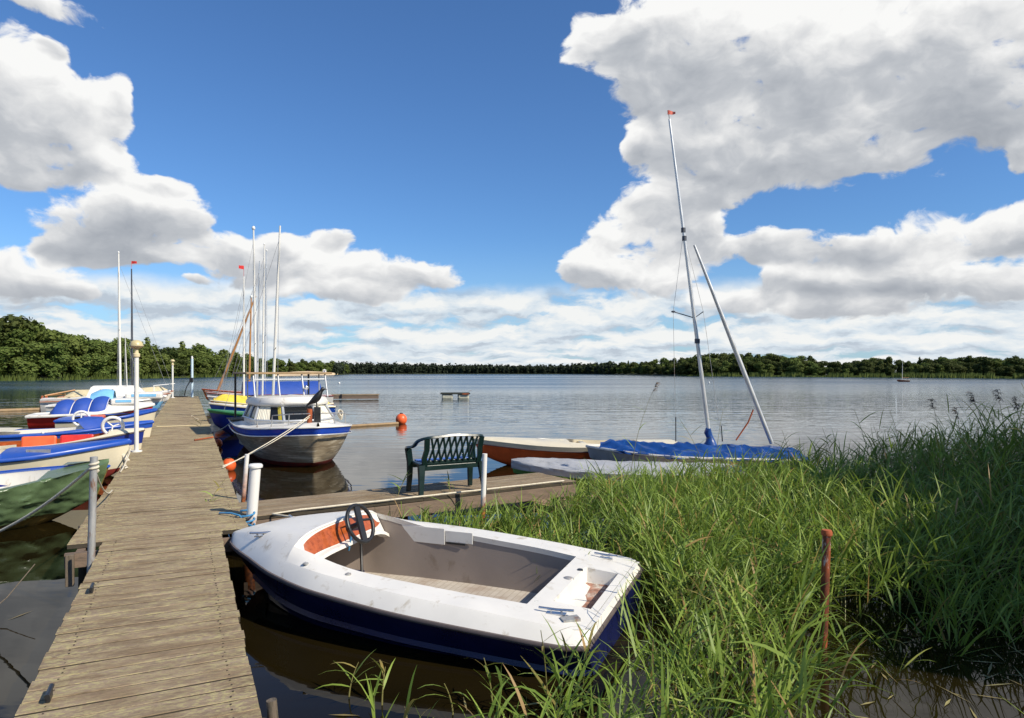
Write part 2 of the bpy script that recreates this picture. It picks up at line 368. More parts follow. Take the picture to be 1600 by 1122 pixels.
    dens = math_('MAXIMUM', math_('MAXIMUM', Mx, outm), 0.0)
    dn = math_('MULTIPLY_ADD', math_('SUBTRACT', n0, .5), 2.4, dens)
    dn = math_('MULTIPLY_ADD', math_('SUBTRACT', fine, .5), .70, dn)
    gate = mrange(nt, dens, .0, .10)
    alpha = math_('MULTIPLY', mrange(nt, dn, .34, .70, 0, 1, True), gate)
    thick = mrange(nt, dn, .6, 1.4)
    rel = math_('SUBTRACT', n0, n1)
    lum = math_('MULTIPLY_ADD', v, .70, .60)
    lum = math_('MULTIPLY_ADD', math_('SUBTRACT', s0, s1), 1.5, lum)
    lum = math_('SUBTRACT', lum, mrange(nt, ws, .5, 3.2, 0, .34, True))
    lum = math_('MULTIPLY_ADD', rel, 1.3, lum)
    lum = math_('MULTIPLY_ADD', math_('SUBTRACT', 1, thick), .26, lum)
    lum = math_('MULTIPLY_ADD', math_('SUBTRACT', fine, .5), .22, lum, True)
    cr = N(nt, 'ShaderNodeValToRGB'); L(lum, cr.inputs[0])
    el_ = cr.color_ramp.elements
    el_[0].position = .1; el_[0].color = (.31,.335,.375,1); el_[1].position = 1; el_[1].color = (.80,.80,.79,1)
    e = el_.new(.5); e.color = (.45,.47,.50,1); e = el_.new(.8); e.color = (.66,.665,.67,1)
    # distant band colours
    lb = math_('MULTIPLY_ADD', math_('SUBTRACT', nb, nb1), 3.3, .62, True)
    cb2 = N(nt, 'ShaderNodeValToRGB'); L(lb, cb2.inputs[0]); b_ = cb2.color_ramp.elements
    b_[0].position = .15; b_[0].color = (.43,.49,.56,1); b_[1].position = .95; b_[1].color = (.76,.77,.76,1)
    e = b_.new(.5); e.color = (.58,.65,.71,1)
    K = .11
    skyc = vmath('MULTIPLY', sky.outputs[0], (K*.52, K*.78, K*1.07))
    skyc = mixc(nt, mrange(nt, el, -.02, .20, .5, 0, True), skyc, (.40,.56,.70))
    c = mixc(nt, math_('MULTIPLY', bandM, 1.5, None, True), skyc, cb2.outputs[0])
    c = mixc(nt, alpha, c, cr.outputs[0])
    L(vmath('MULTIPLY', c, (10,10,10)), bg.inputs[0]); bg.inputs[1].default_value = .1
    w.cycles.sampling_method = 'MANUAL'; w.cycles.sample_map_resolution = 512
world()

# ------------------------------------------------------------------ water
def water():
    m, nt, b = newmat('lake_water'); L = nt.links.new
    tc = N(nt, 'ShaderNodeTexCoord'); sp = N(nt, 'ShaderNodeSeparateXYZ'); L(tc.outputs['Object'], sp.inputs[0])
    y = sp.outputs[1]
    pr_ = noise(nt, None, 1.0, 3, .6); pm = N(nt, 'ShaderNodeMapping'); pm.inputs['Scale'].default_value = (.004, .022, 1); L(tc.outputs['Object'], pm.inputs[0]); L(pm.outputs[0], pr_.inputs['Vector'])
    ra = N(nt, 'ShaderNodeMath', operation='MULTIPLY_ADD'); L(mrange(nt, y, 40, 110, 0, 1, True), ra.inputs[0]); L(mrange(nt, pr_.outputs[0], .35, .65, .12, .26, True), ra.inputs[1]); ra.inputs[2].default_value = .015; L(ra.outputs[0], b.inputs['Roughness']); b.inputs['IOR'].default_value = 1.333; b.inputs['Specular IOR Level'].default_value = .3
    nb = noise(nt, tc.outputs['Object'], .25, 4)
    shal = mixc(nt, mrange(nt, nb.outputs[0], .35, .65), (.006,.0045,.0015), (.016,.011,.003))
    L(mixc(nt, mrange(nt, y, 18, 70, 0, 1, True), shal, (.018,.045,.07)), b.inputs['Base Color'])   # brown shallows; far blue green also has reflected sky blue tinted in
    def mp(sx, sy, rz=0):
        k = N(nt, 'ShaderNodeMapping'); k.inputs['Scale'].default_value = (sx, sy, 1); k.inputs['Rotation'].default_value = (0,0,rz); L(tc.outputs['Object'], k.inputs[0]); return k.outputs[0]
    w1 = noise(nt, mp(.55, 1.7, .12), 1.6, 3, .5, .3)
    w2 = noise(nt, mp(.12, .55, -.08), 1.0, 4, .55, .2)
    patch = noise(nt, mp(.006, .03, .05), 1.0, 3, .6)
    far = mrange(nt, y, 10, 45, .06, .62, True)
    windy = mrange(nt, y, 60, 100, 0, .42, True)
    far2 = N(nt, 'ShaderNodeMath', operation='MULTIPLY'); L(far, far2.inputs[0]); L(mrange(nt, y, 40, 90, 1, .25, True), far2.inputs[1]); far = far2.outputs[0]
    st = N(nt, 'ShaderNodeMath', operation='MULTIPLY'); L(far, st.inputs[0]); L(mrange(nt, patch.outputs[0], .38, .62, .15, .7), st.inputs[1])
    st2 = N(nt, 'ShaderNodeMath', operation='ADD'); L(st.outputs[0], st2.inputs[0]); L(windy, st2.inputs[1])
    b1 = N(nt, 'ShaderNodeBump'); b1.inputs['Distance'].default_value = .09; L(st2.outputs[0], b1.inputs['Strength']); L(w1.outputs[0], b1.inputs['Height'])
    b2 = N(nt, 'ShaderNodeBump'); b2.inputs['Distance'].default_value = .12; L(far, b2.inputs['Strength']); L(w2.outputs[0], b2.inputs['Height']); L(b1.outputs[0], b2.inputs['Normal'])
    L(b2.outputs[0], b.inputs['Normal'])
    o = MB().add([(-2500,-60,0),(2500,-60,0),(2500,3000,0),(-2500,3000,0)], [(0,1,2,3)]).build('water', m, smooth=0)
    tag(o, kind='structure')
water()

# ------------------------------------------------------------------ land and trees
SHORE = [(-400,118),(-60,140),(0,148),(100,156),(230,190),(340,225),(440,285),(525,330),(545,420),(700,440),(880,415),(960,360),(1020,300),(1100,262),(1250,236),(1400,214),(1600,186),(1700,160),(2100,120)]
TOP = [(-400,485),(0,487),(30,483),(92,505),(110,524),(160,519),(230,529),(300,540),(340,548),(400,554),(450,561),(530,565),(545,566),(700,568.5),(850,571),(930,567),(1000,563),(1040,560),(1090,554),(1150,551),(1200,553),(1250,556),(1300,562),(1330,563),(1370,558),(1420,560),(1500,557),(1600,556),(2100,548)]
def land():
    b = MB(); rows = []
    for px, Y in SHORE:
        d = Vector(((px-800)/F, 1, 0))
        rows.append([d*(Y-2) + Vector((0,0,-.5)), d*Y + Vector((0,0,.12)), d*(Y+6) + Vector((0,0,.5)), d*(Y+60) + Vector((0,0,1.4)), d*2600 + Vector((0,0,3))])
    b.loft(rows, flip=True); tag(b.build('ground', SOIL, smooth=30), kind='structure')
    # bathing beach on the point
    b = MB(); rows = []
    for i in range(15):
        px = 430 + i*7; Y = interp(px, SHORE); d = Vector(((px-800)/F, 1, 0)); w = math.sin(math.pi*i/14)
        rows.append([d*(Y-3-5*w) + Vector((0,0,-.1)), d*(Y-1) + Vector((0,0,.5)), d*(Y+10*w+1) + Vector((0,0,.9+1.0*w))])
    b.loft(rows, flip=True); tag(b.build('beach', M('beach_sand', (.55,.42,.26), .9, .1, .5, .1), smooth=40), kind='structure')
land()

def np_mesh(name, V, F4, mats, mi=None, smooth=True):
    me = bpy.data.meshes.new(name); V = np.asarray(V, np.float32); F4 = np.asarray(F4, np.int32)
    me.vertices.add(len(V)); me.vertices.foreach_set('co', V.ravel())
    me.loops.add(F4.size); me.loops.foreach_set('vertex_index', F4.ravel())
    me.polygons.add(len(F4)); me.polygons.foreach_set('loop_start', np.arange(0, F4.size, F4.shape[1], dtype=np.int32))
    for m in mats: me.materials.append(m)
    if mi is not None: me.polygons.foreach_set('material_index', np.asarray(mi, np.int32))
    me.polygons.foreach_set('use_smooth', np.full(len(F4), smooth))
    me.update(calc_edges=True); return me

def crown_arrays(rg, h, r, n, leaf, base=.12, conif=False, lobes=9):
    """leaf quads through the volume of several lobes"""
    cs = []
    for i in range(lobes):
        t = (i + .5) / lobes
        z = h * (base + (1-base) * t * (.92 if conif else .84))
        rr = r * (1.12 - t if conif else math.sin(math.pi * (.2 + .58*t)) ** .6)
        a = rg.uniform(0, 6.28); k = rg.uniform(.1, .62) * rr
        cs.append((k*math.cos(a), k*math.sin(a), z, max(rr*rg.uniform(.5, .75), .12*r), h*(1-base)/lobes*rg.uniform(1.1, 1.9)))
    cs = np.array(cs); w = cs[:,3]**2 * cs[:,4]; idx = rg.choice(len(cs), n, p=w/w.sum())
    d = rg.normal(size=(n,3)); d /= np.linalg.norm(d, axis=1)[:,None]
    rad = rg.uniform(.55, 1.06, n)[:,None]
    C = cs[idx][:,:3] + d * rad * cs[idx][:,[3,3,4]]
    C[:,2] = np.maximum(C[:,2], .1*h*rg.uniform(.2,1,n))
    nrm = d + rg.normal(size=(n,3))*.55; nrm /= np.linalg.norm(nrm, axis=1)[:,None]
    t1 = np.cross(nrm, rg.normal(size=(n,3))); t1 /= np.linalg.norm(t1, axis=1)[:,None]; t2 = np.cross(nrm, t1)
    s = leaf * rg.uniform(.6, 1.3, n)[:,None]
    V = np.stack([C - t1*s - t2*s*.5, C + t1*s*.9 - t2*s*.7, C + t1*s + t2*s*.6, C - t1*s*.8 + t2*s*.7], 1).reshape(-1,3)
    return V, np.arange(4*n).reshape(-1,4), cs
def trunk_mb(rg, h, r0, cs):
    b = MB(); b.tube([(0,0,-.3),(rg.uniform(-.1,.1),0,h*.35),(rg.uniform(-.2,.2),.1,h*.8)], [r0, r0*.75, r0*.2], 7)
    for c in cs[::2]:
        z = max(c[2]*.55, .2*h); b.tube([(0,0,z), (c[0]*.6, c[1]*.6, (z+c[2])/2 + .2), (c[0], c[1], c[2])], [r0*.4, r0*.25, r0*.08], 5)
    return b
def tree_proto(seed, h, r, n, leaf, mat, **k):
    rg = np.random.default_rng(seed); V, Fq, cs = crown_arrays(rg, h, r, n, leaf, **k)
    root = empty('tree', (0,0,0))
    cr = bpy.data.objects.new('crown', np_mesh('crown', V, Fq, [mat], smooth=False)); COL.objects.link(cr); cr.parent = root
    trunk_mb(rg, h, h*.022, cs).build('trunk', BARK, root)
    return root
def copy_thing(o):
    c = o.copy(); COL.objects.link(c)
    for ch in o.children:
        k = ch.copy(); COL.objects.link(k); k.parent = c
        for g in ch.children:
            g2 = g.copy(); COL.objects.link(g2); g2.parent = k
    return c
def forest():
    protos = [tree_proto(i, 10, r, 3800, .27, m) for i, (r, m) in enumerate([(3.6,TREEM),(3.0,TREEM),(4.0,TREEM2),(3.2,TREEM),(2.8,TREEM2),(3.5,TREEM)])]
    protos += [tree_proto(20+i, 10, 2.3, 2800, .26, m, conif=True, lobes=12) for i, m in enumerate([TREEM2, TREEM])]
    used = set(); g = random.Random(3)
    def put(px, Y, h, grp, lab, kinds):
        i = g.choice(kinds); o = protos[i] if i not in used else copy_thing(protos[i]); used.add(i)
        x = (px-800)/F*Y; o.location = (x, Y, .2); s = h/10; o.scale = (s*g.uniform(1.05,1.5), s*g.uniform(1.05,1.5), s); o.rotation_euler = (0,0,g.uniform(0,6.28))
        tag(o, lab, 'tree', grp)
    def belt(p0, p1, step, rows, grp, lab, kinds, lo=.55):
        for r in range(rows):
            px = p0 + g.uniform(0, step)
            while px < p1:
                if 430 < px < 532 and r < 2: px += 8; continue
                sy = interp(px, SHORE); Y = sy + 3 + r*6 + g.uniform(-1, 2)
                full = (HZ - interp(px, TOP))/F*Y + H
                k = (lo if r == 0 else .82 if r < rows-1 else .97)
                put(px, Y, full*k*(g.uniform(.86, 1.10) if g.random() < .88 else g.uniform(1.05, 1.18)), grp, lab, kinds)
                px += step*g.uniform(.7, 1.3) * 160/sy * (full/9)**.5
    belt(-90, 545, 28, 4, 'trees on the left lake shore', 'sunlit green tree in the dense wood along the left lake shore', [0,1,2,3,5,7,1,3,6,4])
    n_left = len(used)
    belt(890, 1680, 23, 3, 'trees on the right lake shore', 'dark green tree in the wood across the lake on the right', [2,4,2,4,0,5,6], .6)
    for i, p in enumerate(protos):
        if i not in used:
            for c in list(p.children): bpy.data.objects.remove(c)
            bpy.data.objects.remove(p)
    # far pine wood that reads as one mass
    rg = np.random.default_rng(77); Vs = []; Fs = []; n0 = 0
    for px in np.arange(525, 960, 2.6):
        for r in range(2):
            sy = interp(px, SHORE); Y = sy + 3 + 9*r + rg.uniform(-2, 2); h = ((HZ - interp(px, TOP))/F*Y + H) * rg.uniform(.82, 1.05) * (.8 if r == 0 else 1)
            V, Fq, cs = crown_arrays(rg, h, h*.27, 130, .55, base=.02, lobes=6)
            V = V + np.array([(px+rg.uniform(-1,1)-800)/F*Y, Y, .3]); Vs.append(V); Fs.append(Fq + n0); n0 += len(V)
    o = bpy.data.objects.new('far_woods', np_mesh('far_woods', np.concatenate(Vs), np.concatenate(Fs), [PINEM], smooth=False)); COL.objects.link(o)
    tag(o, 'dark pine wood along the far shore in the middle of the lake horizon', 'woods', kind='stuff')
    # trees on the near right bank, outside the frame, that shade the reeds
    for i, (x, y, h) in enumerate([(10.4,2.6,7.0),(11.2,5.2,7.3),(13.0,1.2,8.5),(14.2,4.4,9.0),(13.0,8.2,8.2),(16.3,7.8,9.0)]):
        t = tree_proto(60+i, h, 2.7, 2600, .3, TREEM2, base=.05); t.location = (x, y, 0)
        tag(t, 'leafy tree on the near right bank shading the reeds', 'tree', 'trees on the near right bank')
forest()

def fringe():
    rg = np.random.default_rng(5); pts = []
    for p0, p1, n in ((-80, 430, 1500), (1060, 1640, 2600)):
        for _ in range(n):
            px = rg.uniform(p0, p1); Y = interp(px, SHORE) + rg.uniform(-2.2, .6); pts.append(((px-800)/F*Y, Y, rg.uniform(.5, 1.7)*(1.0 if mnoise.noise(Vector((px*.02, 3, 0))) > -.1 else .4)))
    V, Fq = [], []
    for i, (x, y, h) in enumerate(pts):
        w = rg.uniform(.12, .35); a = rg.uniform(-.6, .6); l = rg.uniform(-.3, .3)
        V += [(x-w*math.cos(a), y-w*math.sin(a), -.1), (x+w*math.cos(a), y+w*math.sin(a), -.1), (x+l+.05, y, h), (x+l-.05, y+.05, h)]; Fq.append((4*i, 4*i+1, 4*i+2, 4*i+3))
    o = bpy.data.objects.new('shore_reeds', np_mesh('shore_reeds', V, Fq, [TREEM], smooth=False)); COL.objects.link(o); tag(o, 'thin pale green reed fringe along the foot of the far woods', 'reeds', kind='stuff')
fringe()

# lifeguard hut on the beach and the small sailing boat far out
def hut():
    Y = 322; o = empty('beach_hut', ((507-800)/F*Y, Y, .9)); tag(o, 'tiny white hut on the sandy beach at the end of the left wood', 'hut')
    o.scale = (.6,.6,.6); MB().box((0,0,1.5),(2.2,2.2,1.8)).build('wall', WHITE, o); MB().box((0,-1.102,1.4),(.7,.02,1.2)).build('door', DKBLUE, o)
    b = MB(); b.add([(-1.4,-1.4,2.4),(1.4,-1.4,2.4),(1.4,1.4,2.4),(-1.4,1.4,2.4),(0,0,3.3)], [(0,1,4),(1,2,4),(2,3,4),(3,0,4),(3,2,1,0)]); b.build('roof', WHITE, o, 0)
    b = MB(); [b.box((sx*.9, sy*.9, .3),(.15,.15,.6)) for sx in (-1,1) for sy in (-1,1)]; b.build('stilt_frame', PILING, o)
hut()
# ------------------------------------------------------------------ jetties
JA = math.atan2(.474, 1.0)                       # the long jetty runs away to the left
JO = Vector((-4.33, 6.64, 0))                    # near left corner of its wide part
def jw(x, y, z=0):                               # jetty coordinates to the world
    return JO + Vector((x*math.cos(JA) - y*math.sin(JA), x*math.sin(JA) + y*math.cos(JA), z))
def plank_box(b, x0, x1, y0, y1, z, t, g, wob=.012):
    """one worn board: subdivided along its length, slightly warped"""
    n = 6; rows = []
    ph = g.uniform(0, 50)
    for i in range(n+1):
        x = x0 + (x1-x0)*i/n; dz = .004*nz(x*1.3, ph) + g.uniform(-.0008, .0008)
        a = y0 + .004*nz(x*3, ph+9); c = y1 + .004*nz(x*3, ph+5)
        rows.append([(x,a,z-t),(x,a,z+dz-.004),(x,a+.003,z+dz),(x,c-.003,z+dz),(x,c,z+dz-.004),(x,c,z-t)])
    m0 = len(b.f); b.loft(rows, wrap=True, flip=True)
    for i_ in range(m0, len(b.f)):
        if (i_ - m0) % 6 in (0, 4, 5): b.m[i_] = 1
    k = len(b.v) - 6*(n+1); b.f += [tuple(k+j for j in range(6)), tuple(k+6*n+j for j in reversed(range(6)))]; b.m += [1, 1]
def jetty():
    g = random.Random(11)
    root = empty('jetty', JO, JA); tag(root, 'long weathered plank jetty running from the foreground out into the lake', 'jetty')
    b = MB(); y = -8.0; nails = []
    while y < 41.5:
        w = .145 + g.uniform(-.01, .01)
        if y < -.10: x0, x1 = .30 + g.uniform(-.008,.008), 1.385 + g.uniform(-.008,.010)
        else: x0, x1 = g.uniform(-.005,.005), 1.655 + g.uniform(-.005,.006)
        if -5 < y < 3.5: nails.append((y, x0, x1))
        plank_box(b, x0, x1, y + .004, y + w - g.choice((.007,.009,.012,.018)), DECK + g.uniform(-.003,.003), .045, g)
        y += w
    b.k = 1
    for (ya, x0, x1) in nails:                     # nail heads, two to each bearer
        for x in (x0 + .12, x1 - .12):
            for q in (.04, .10): b.lathe([(.0055, DECK+.0005), (.005, DECK+.004), (.0005, DECK+.0045)], 6, (x + g.uniform(-.01,.01), ya + q, 0))
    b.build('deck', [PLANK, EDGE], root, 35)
    s = MB()
    for x, y0, y1 in ((.42,-8,-.12),(1.27,-8,-.12),(.12,-.1,41.4),(1.53,-.1,41.4)): s.box((x,(y0+y1)/2,DECK-.125),(.07,y1-y0,.15))
    s.build('beam', FASCIA, root, 0)
    c = MB(); c.box((.83,-.13,DECK-.12),(1.66,.05,.14)); c.build('cross_beam', FASCIA, root, 0)
    for y in [-5.5,-2.6] + [1.2 + 4*k for k in range(11)]:
        for x in ((.42,1.27) if y < 0 else (.02,1.63)):
            MB().tube([(x,y,-1.2),(x,y,DECK-.052)], .075, 10).build('pile', PILING, root)
    MB().box((.95,15.3,DECK+.012),(1.5,.05,.02)).build('batten', CANVAS, root, bev=.004)
    for x, y in ((.40,-1.75),(.42,-3.65)):
        k = MB(); k.box((x,y,DECK+.02),(.02,.085,.03)); k.tube([(x,y-.07,DECK+.045),(x,y+.07,DECK+.045)], .013, 8); k.build('cleat', BLACK, root)
    # ledge left of the step with its stub post
    l = MB(); l.box((.05,-.19,DECK-.2),(.07,.06,.3)); l.build('stub_post', PILING, root, 0, bev=.006)
jetty()
SA = math.atan2(.543, .84); SO = Vector((-3.12, 7.94, 0))
def sw(x, y, z=0): return SO + Vector((x*math.cos(SA) - y*math.sin(SA), x*math.sin(SA) + y*math.cos(SA), z))
def side_jetty():
    g = random.Random(5)
    root = empty('side_jetty', SO, SA); tag(root, 'short brown side jetty carrying the green bench, joining the long jetty to the reeds', 'jetty')
    b = MB(); y = 0.0
    while y < 1.0:
        w = .17
        for x0, x1 in ((-.05, 2.3),(2.305, 4.9)): plank_box(b, x0, x1, y + .003, y + w - g.choice((.003,.006)), DECK - .012 + g.uniform(-.003,.003), .045, g)
        y += w
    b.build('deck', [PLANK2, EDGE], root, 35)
    s = MB(); s.box((2.45,.02,DECK-.15),(4.9,.05,.17)); s.box((2.45,.98,DECK-.16),(4.9,.05,.2)); s.build('fascia', FASCIA, root, 0, bev=.004)
    for x in (.15, 2.4, 4.6):
        for y in (.09,.9): MB().tube([(x,y,-1),(x,y,DECK-.062)], .07, 10).build('pile', PILING, root)
side_jetty()

# ------------------------------------------------------------------ posts, lamps
def post(name, px0, py0, px1, py1, Y, r, mat, label, zlow=-.9, cap=None, n=12, cat='post', group=None):
    """post whose axis passes the two seen points at distance Y"""
    p = Vector(((px0-800)/F*Y, Y, H + (HZ-py0)/F*Y)); q = Vector(((px1-800)/F*Y, Y, H + (HZ-py1)/F*Y))
    d = p - q; q = p - d * ((p.z - zlow)/d.z)
    o = empty(name, (q.x, q.y, 0)); tag(o, label, cat, group)
    off = Vector((q.x, q.y, 0))
    b = MB(); b.tube([q - off, (q.lerp(p, .5)) - off, p - off], r, n); b.build('shaft', mat, o)
    if cap:
        k = MB(); t = p - off; k.lathe([(.001,t.z-.012),(r*1.3,t.z-.012),(r*1.34,t.z+.012),(r*1.1,t.z+.03),(.001,t.z+.034)], n, (t.x,t.y,0)); k.build('cap', cap, o)
    return o, p
_, PW = post('mooring_post', 399,729, 393,808, 8.02, .062, POSTWHITE, 'thick white capped mooring post by the bow of the white open motorboat', cap=WHITE, n=16)
_, PR = post('mooring_post', 386,710, 380,783, 8.98, .028, POSTRUST, 'thin white pipe post with rusted foot at the corner of the two jetties')
_, PB = post('mooring_post', 757.5,709, 755,782, 9.25, .034, POSTWHITE, 'white pipe post standing in front of the green bench')
_, PG = post('mooring_post', 146.5,714, 142,882, 6.14, .031, STEEL, 'grey steel tube post with white rope on the left jetty edge', zlow=-.9)
_, PS = post('mooring_post', 1292,834, 1286,1016, 5.42, .032, RUSTPIPE, 'rusty flaking pipe post standing in the reeds', cap=RUST)
_, PK = post('mooring_post', 424,1094, 427,1128, 3.45, .026, PILING, 'broken wooden stake beside the near right jetty edge')
post('mooring_post', 139,838, 140,880, 6.3, .014, PILING, 'thin dark peg beside the grey steel tube post', zlow=.2)

def lamp(px, Y, ztop, r, label, k=1.0):
    x = (px-800)/F*Y; o = empty('lamp_post', (x, Y, DECK)); tag(o, label, 'lamp post')
    h = ztop - DECK
    MB().lathe([(.0,0),(r*2.4,0),(r*2.4,.03),(r*1.1,.035)], 12).build('base_plate', WHITE, o)
    MB().tube([(0,0,.02),(0,0,h-.36*k)], r, 12).build('pole', WMAST, o)
    MB().lathe([(r,h-.37*k),(r*1.5,h-.35*k),(r*1.5,h-.29*k),(r*.9,h-.27*k),(r*.8,h-.20*k),(r*1.5,h-.185*k),(.0,h-.18*k)], 14).build('collar', CANVAS, o)
    MB().lathe([(.02,h-.18*k),(.07*k,h-.178*k),(.138*k,h-.13*k),(.14*k,h-.115*k)], 20).build('reflector', CANVAS, o)
    MB().lathe([(.128*k,h-.113*k),(.122*k,h-.075*k),(.098*k,h-.035*k),(.055*k,h-.008*k),(.0,h)], 20).build('lamp_dome', LAMPGLASS, o)
lamp(213, 14.28, 2.84, .045, 'white lamp post with round cream dome on the left edge of the jetty')
lamp(269.5, 42.5, 2.9, .055, 'smaller white lamp post far out on the left jetty edge', 1.0)
def endpost():
    Y = 43.6; o = empty('ladder_post', ((300-800)/F*Y, Y, DECK)); tag(o, 'pale blue post with dark bracket at the far end of the jetty', 'post')
    MB().tube([(0,0,0),(0,0,2.45)], .075, 10).build('shaft', M('pale_blue_paint', (.5,.62,.68), .5, .08), o)
    MB().lathe([(.06,2.45),(.07,2.55),(.0,2.64)], 10).build('cap', WHITE, o)
    b = MB(); b.tube([(-.02,-.08,1.15),(-.32,-.1,.62),(-.45,-.1,.1)], .03, 6); b.box((0,-.1,1.1),(.2,.1,.28)); b.build('bracket', BLACK, o)
    k = MB(); k.box((-.9,.2,.03),(1.0,.12,.06)); k.build('foot_plate', BLACK, o)
endpost()

# ------------------------------------------------------------------ boats
class Hull:
    def __init__(s, L, B, tab, sheer, depth=.28, rake=.35, p=.42, stem=.45):
        s.L, s.B, s.tab, s.sh, s.d, s.rake, s.p, s.stem = L, B, tab, sheer, depth, rake, p, stem
    def b(s, x): return max(.012, s.B/2 * smooth_interp(x/s.L, s.tab))
    def z(s, x): return smooth_interp(x/s.L, s.sh)
    def k(s, x):
        t = max(0, (x/s.L - .55)/.45); return -s.d + (s.d + s.stem*s.z(x)) * t**2.6
    def rk(s, x, z):
        t = max(0, (x/s.L - .6)/.4)
        return s.rake * t**1.5 * (z - s.z(x))
    def pt(s, x, q, side, out=0):
        zs, zk = s.z(x), s.k(x); z = zk + (zs-zk)*q
        y = s.b(x) * (.04 + .96*q**s.p) + out
        return Vector((x + s.rk(x, z), side*y, z))
    def xs(s, n=28):
        r = [s.L * (1 - (1 - i/n)**1.0) for i in range(n+1)]
        return sorted(set(r + [s.L*.97, s.L*.985, s.L*.995]))
    def outer(s, name, mat, parent, zlo=None, zhi=None, out=0, n=28, k=9, transom=True):
        b = MB(); rows = []
        for x in s.xs(n):
            zs, zk = s.z(x), s.k(x)
            q0 = 0 if zlo is None else min(max((zlo(x)-zk)/(zs-zk), 0), .995)
            q1 = 1 if zhi is None else min(max((zhi(x)-zk)/(zs-zk), .005), 1)
            if q1 < q0: q1 = q0
            qs = [q0 + (q1-q0)*j/k for j in range(k+1)]
            if zlo is None: rows.append([s.pt(x, q, 1, out) for q in reversed(qs)] + [s.pt(x, q, -1, out) for q in qs])
            else: rows.append(([s.pt(x, q, 1, out) for q in reversed(qs)], [s.pt(x, q, -1, out) for q in qs]))
        if zlo is None:
            b.loft(rows); e_ = rows[-1]; k_ = len(e_)//2; b.loft([e_[:k_][::-1], e_[k_:]])
            if transom: n0 = len(rows[0]); b.f.append(tuple(range(n0))); b.m.append(0)
        else:
            b.loft([r[0] for r in rows]); b.loft([r[1] for r in rows]); b.loft([rows[-1][0], rows[-1][1][::-1]])
            if transom:
                a, c = rows[0]; b.loft([a, [Vector((p.x,-p.y,p.z)) for p in a]])
        return b.build(name, mat, parent, 50, fix=True)
    def rail(s, name, mat, parent, r=.025, dz=0, n=28):
        b = MB(); pts = [Vector((0,s.b(0),s.z(0)+dz))] + [Vector((x, s.b(x), s.z(x)+dz)) for x in s.xs(n)[1:]] + [Vector((x, -s.b(x), s.z(x)+dz)) for x in reversed(s.xs(n)[1:])] + [Vector((0,-s.b(0),s.z(0)+dz))]
        b.tube(pts + [pts[0]], r, 6, False); return b.build(name, mat, parent, 60)
    def deck(s, mat, parent, x0, x1, frac=.72, wmax=9, crown=.05, fore=0, name='deck', inset=0):
        """deck with an opening from x0 to x1; fore adds height to the foredeck"""
        b = MB(); M_ = 8
        xs = sorted(set([x for x in s.xs(30) if abs(x-x0) > .03 and abs(x-x1) > .03] + [x0, x1]))
        def w(x):
            u = (x-x0)/max(x1-x0, 1e-6); return min(frac*s.b(x), wmax) * (.82 + .18*math.sin(math.pi*min(max(u,0),1))**.5)
        s.w = w
        def z(x, y):
            bb = s.b(x); r = min(abs(y)/bb, 1)
            f = fore * max(0, min(1, (s.L - x)/(s.L - x1)))**.7 * (1 - r**2.2) if x > x1 - .01 and fore else 0
            if fore and x <= x1: f = fore * (1 - r**2.2) * max(0, 1 - (x1-x)/(.55*(x1-x0)))
            return s.z(x) + crown*(1 - r*r) + f
        s.dz = z
        for sec in ('aft', 'mid', 'fore'):
            X = [x for x in xs if (x <= x0 if sec == 'aft' else x0 <= x <= x1 if sec == 'mid' else x >= x1)]
            if len(X) < 2: continue
            if sec == 'mid':
                for sg in (1, -1):
                    b.loft([[(x, sg*(w(x) + (s.b(x)-inset-w(x))*j/3), z(x, w(x) + (s.b(x)-w(x))*j/3)) for j in range(4)] for x in X], flip=sg > 0)
            else:
                b.loft([[(x, (s.b(x)-inset)*(2*j/M_-1), z(x, s.b(x)*(2*j/M_-1))) for j in range(M_+1)] for x in X], flip=True)
        return b.build(name, mat, parent, 35, fix=True)
    def cockpit(s, mliner, mfloor, parent, x0, x1, zf, slope=.0):
        X = [x0 + (x1-x0)*i/14 for i in range(15)]
        b = MB()
        for sg in (1, -1):
            b.loft([[(x, sg*s.w(x), s.dz(x, s.w(x))-.002), (x, sg*(s.w(x)+.002), s.dz(x,s.w(x))-.04), (x, sg*(s.w(x)-slope), zf)] for x in X], flip=sg < 0)
        for x in (x0, x1):
            b.loft([[(x, s.w(x)*(2*j/6-1), s.dz(x, s.w(x)*(2*j/6-1))-.002), (x, (s.w(x)-slope)*(2*j/6-1), zf)] for j in range(7)], flip=x == x1)
        b.build('cockpit_liner', mliner, parent, 30)
        f = MB(); f.loft([[(x, -(s.w(x)-slope), zf), (x, 0, zf), (x, s.w(x)-slope, zf)] for x in X]); f.build('cockpit_floor', mfloor, parent, 0)
    def cover(s, name, mat, parent, x0, x1, ridge, drop, seed=0, out=.03, wr=.03, one=None, p=1.3):
        b = MB(); rows = []; n = 40
        for i in range(n+1):
            x = x0 + (x1-x0)*i/n; bb, zs = s.b(x), s.z(x); row = []
            rg = ridge * min(1, (min(x - x0, x1 - x) + .12)/.5) if ridge else 0
            for sg in (1, -1):
                d = drop if one in (None, sg) else .03
                d2 = d*(1 + .25*nz(x*2.2, seed+sg*3)); part = []
                for j in range(5):
                    q = j/4; part.append((x + wr*.5*nz(x*3, q*3, seed), sg*(bb + out - (.35*d2*(1-q)*.6) + wr*nz(x*4+q*3, seed+sg, q*4)), zs - d2*(1-q) + .015))
                for j in range(1, 8):
                    q = j/8; part.append((x, sg*(bb+out)*(1-q), zs + .02 + rg*(1-(1-q)**p) + wr*nz(x*3, q*5+sg*7, seed)))
                if sg > 0: row += part + [(x, 0, zs + .02 + rg)]
                else: row += part[::-1]
            rows.append(row)
        b.loft(rows); return b.build(name, mat, parent, 70)

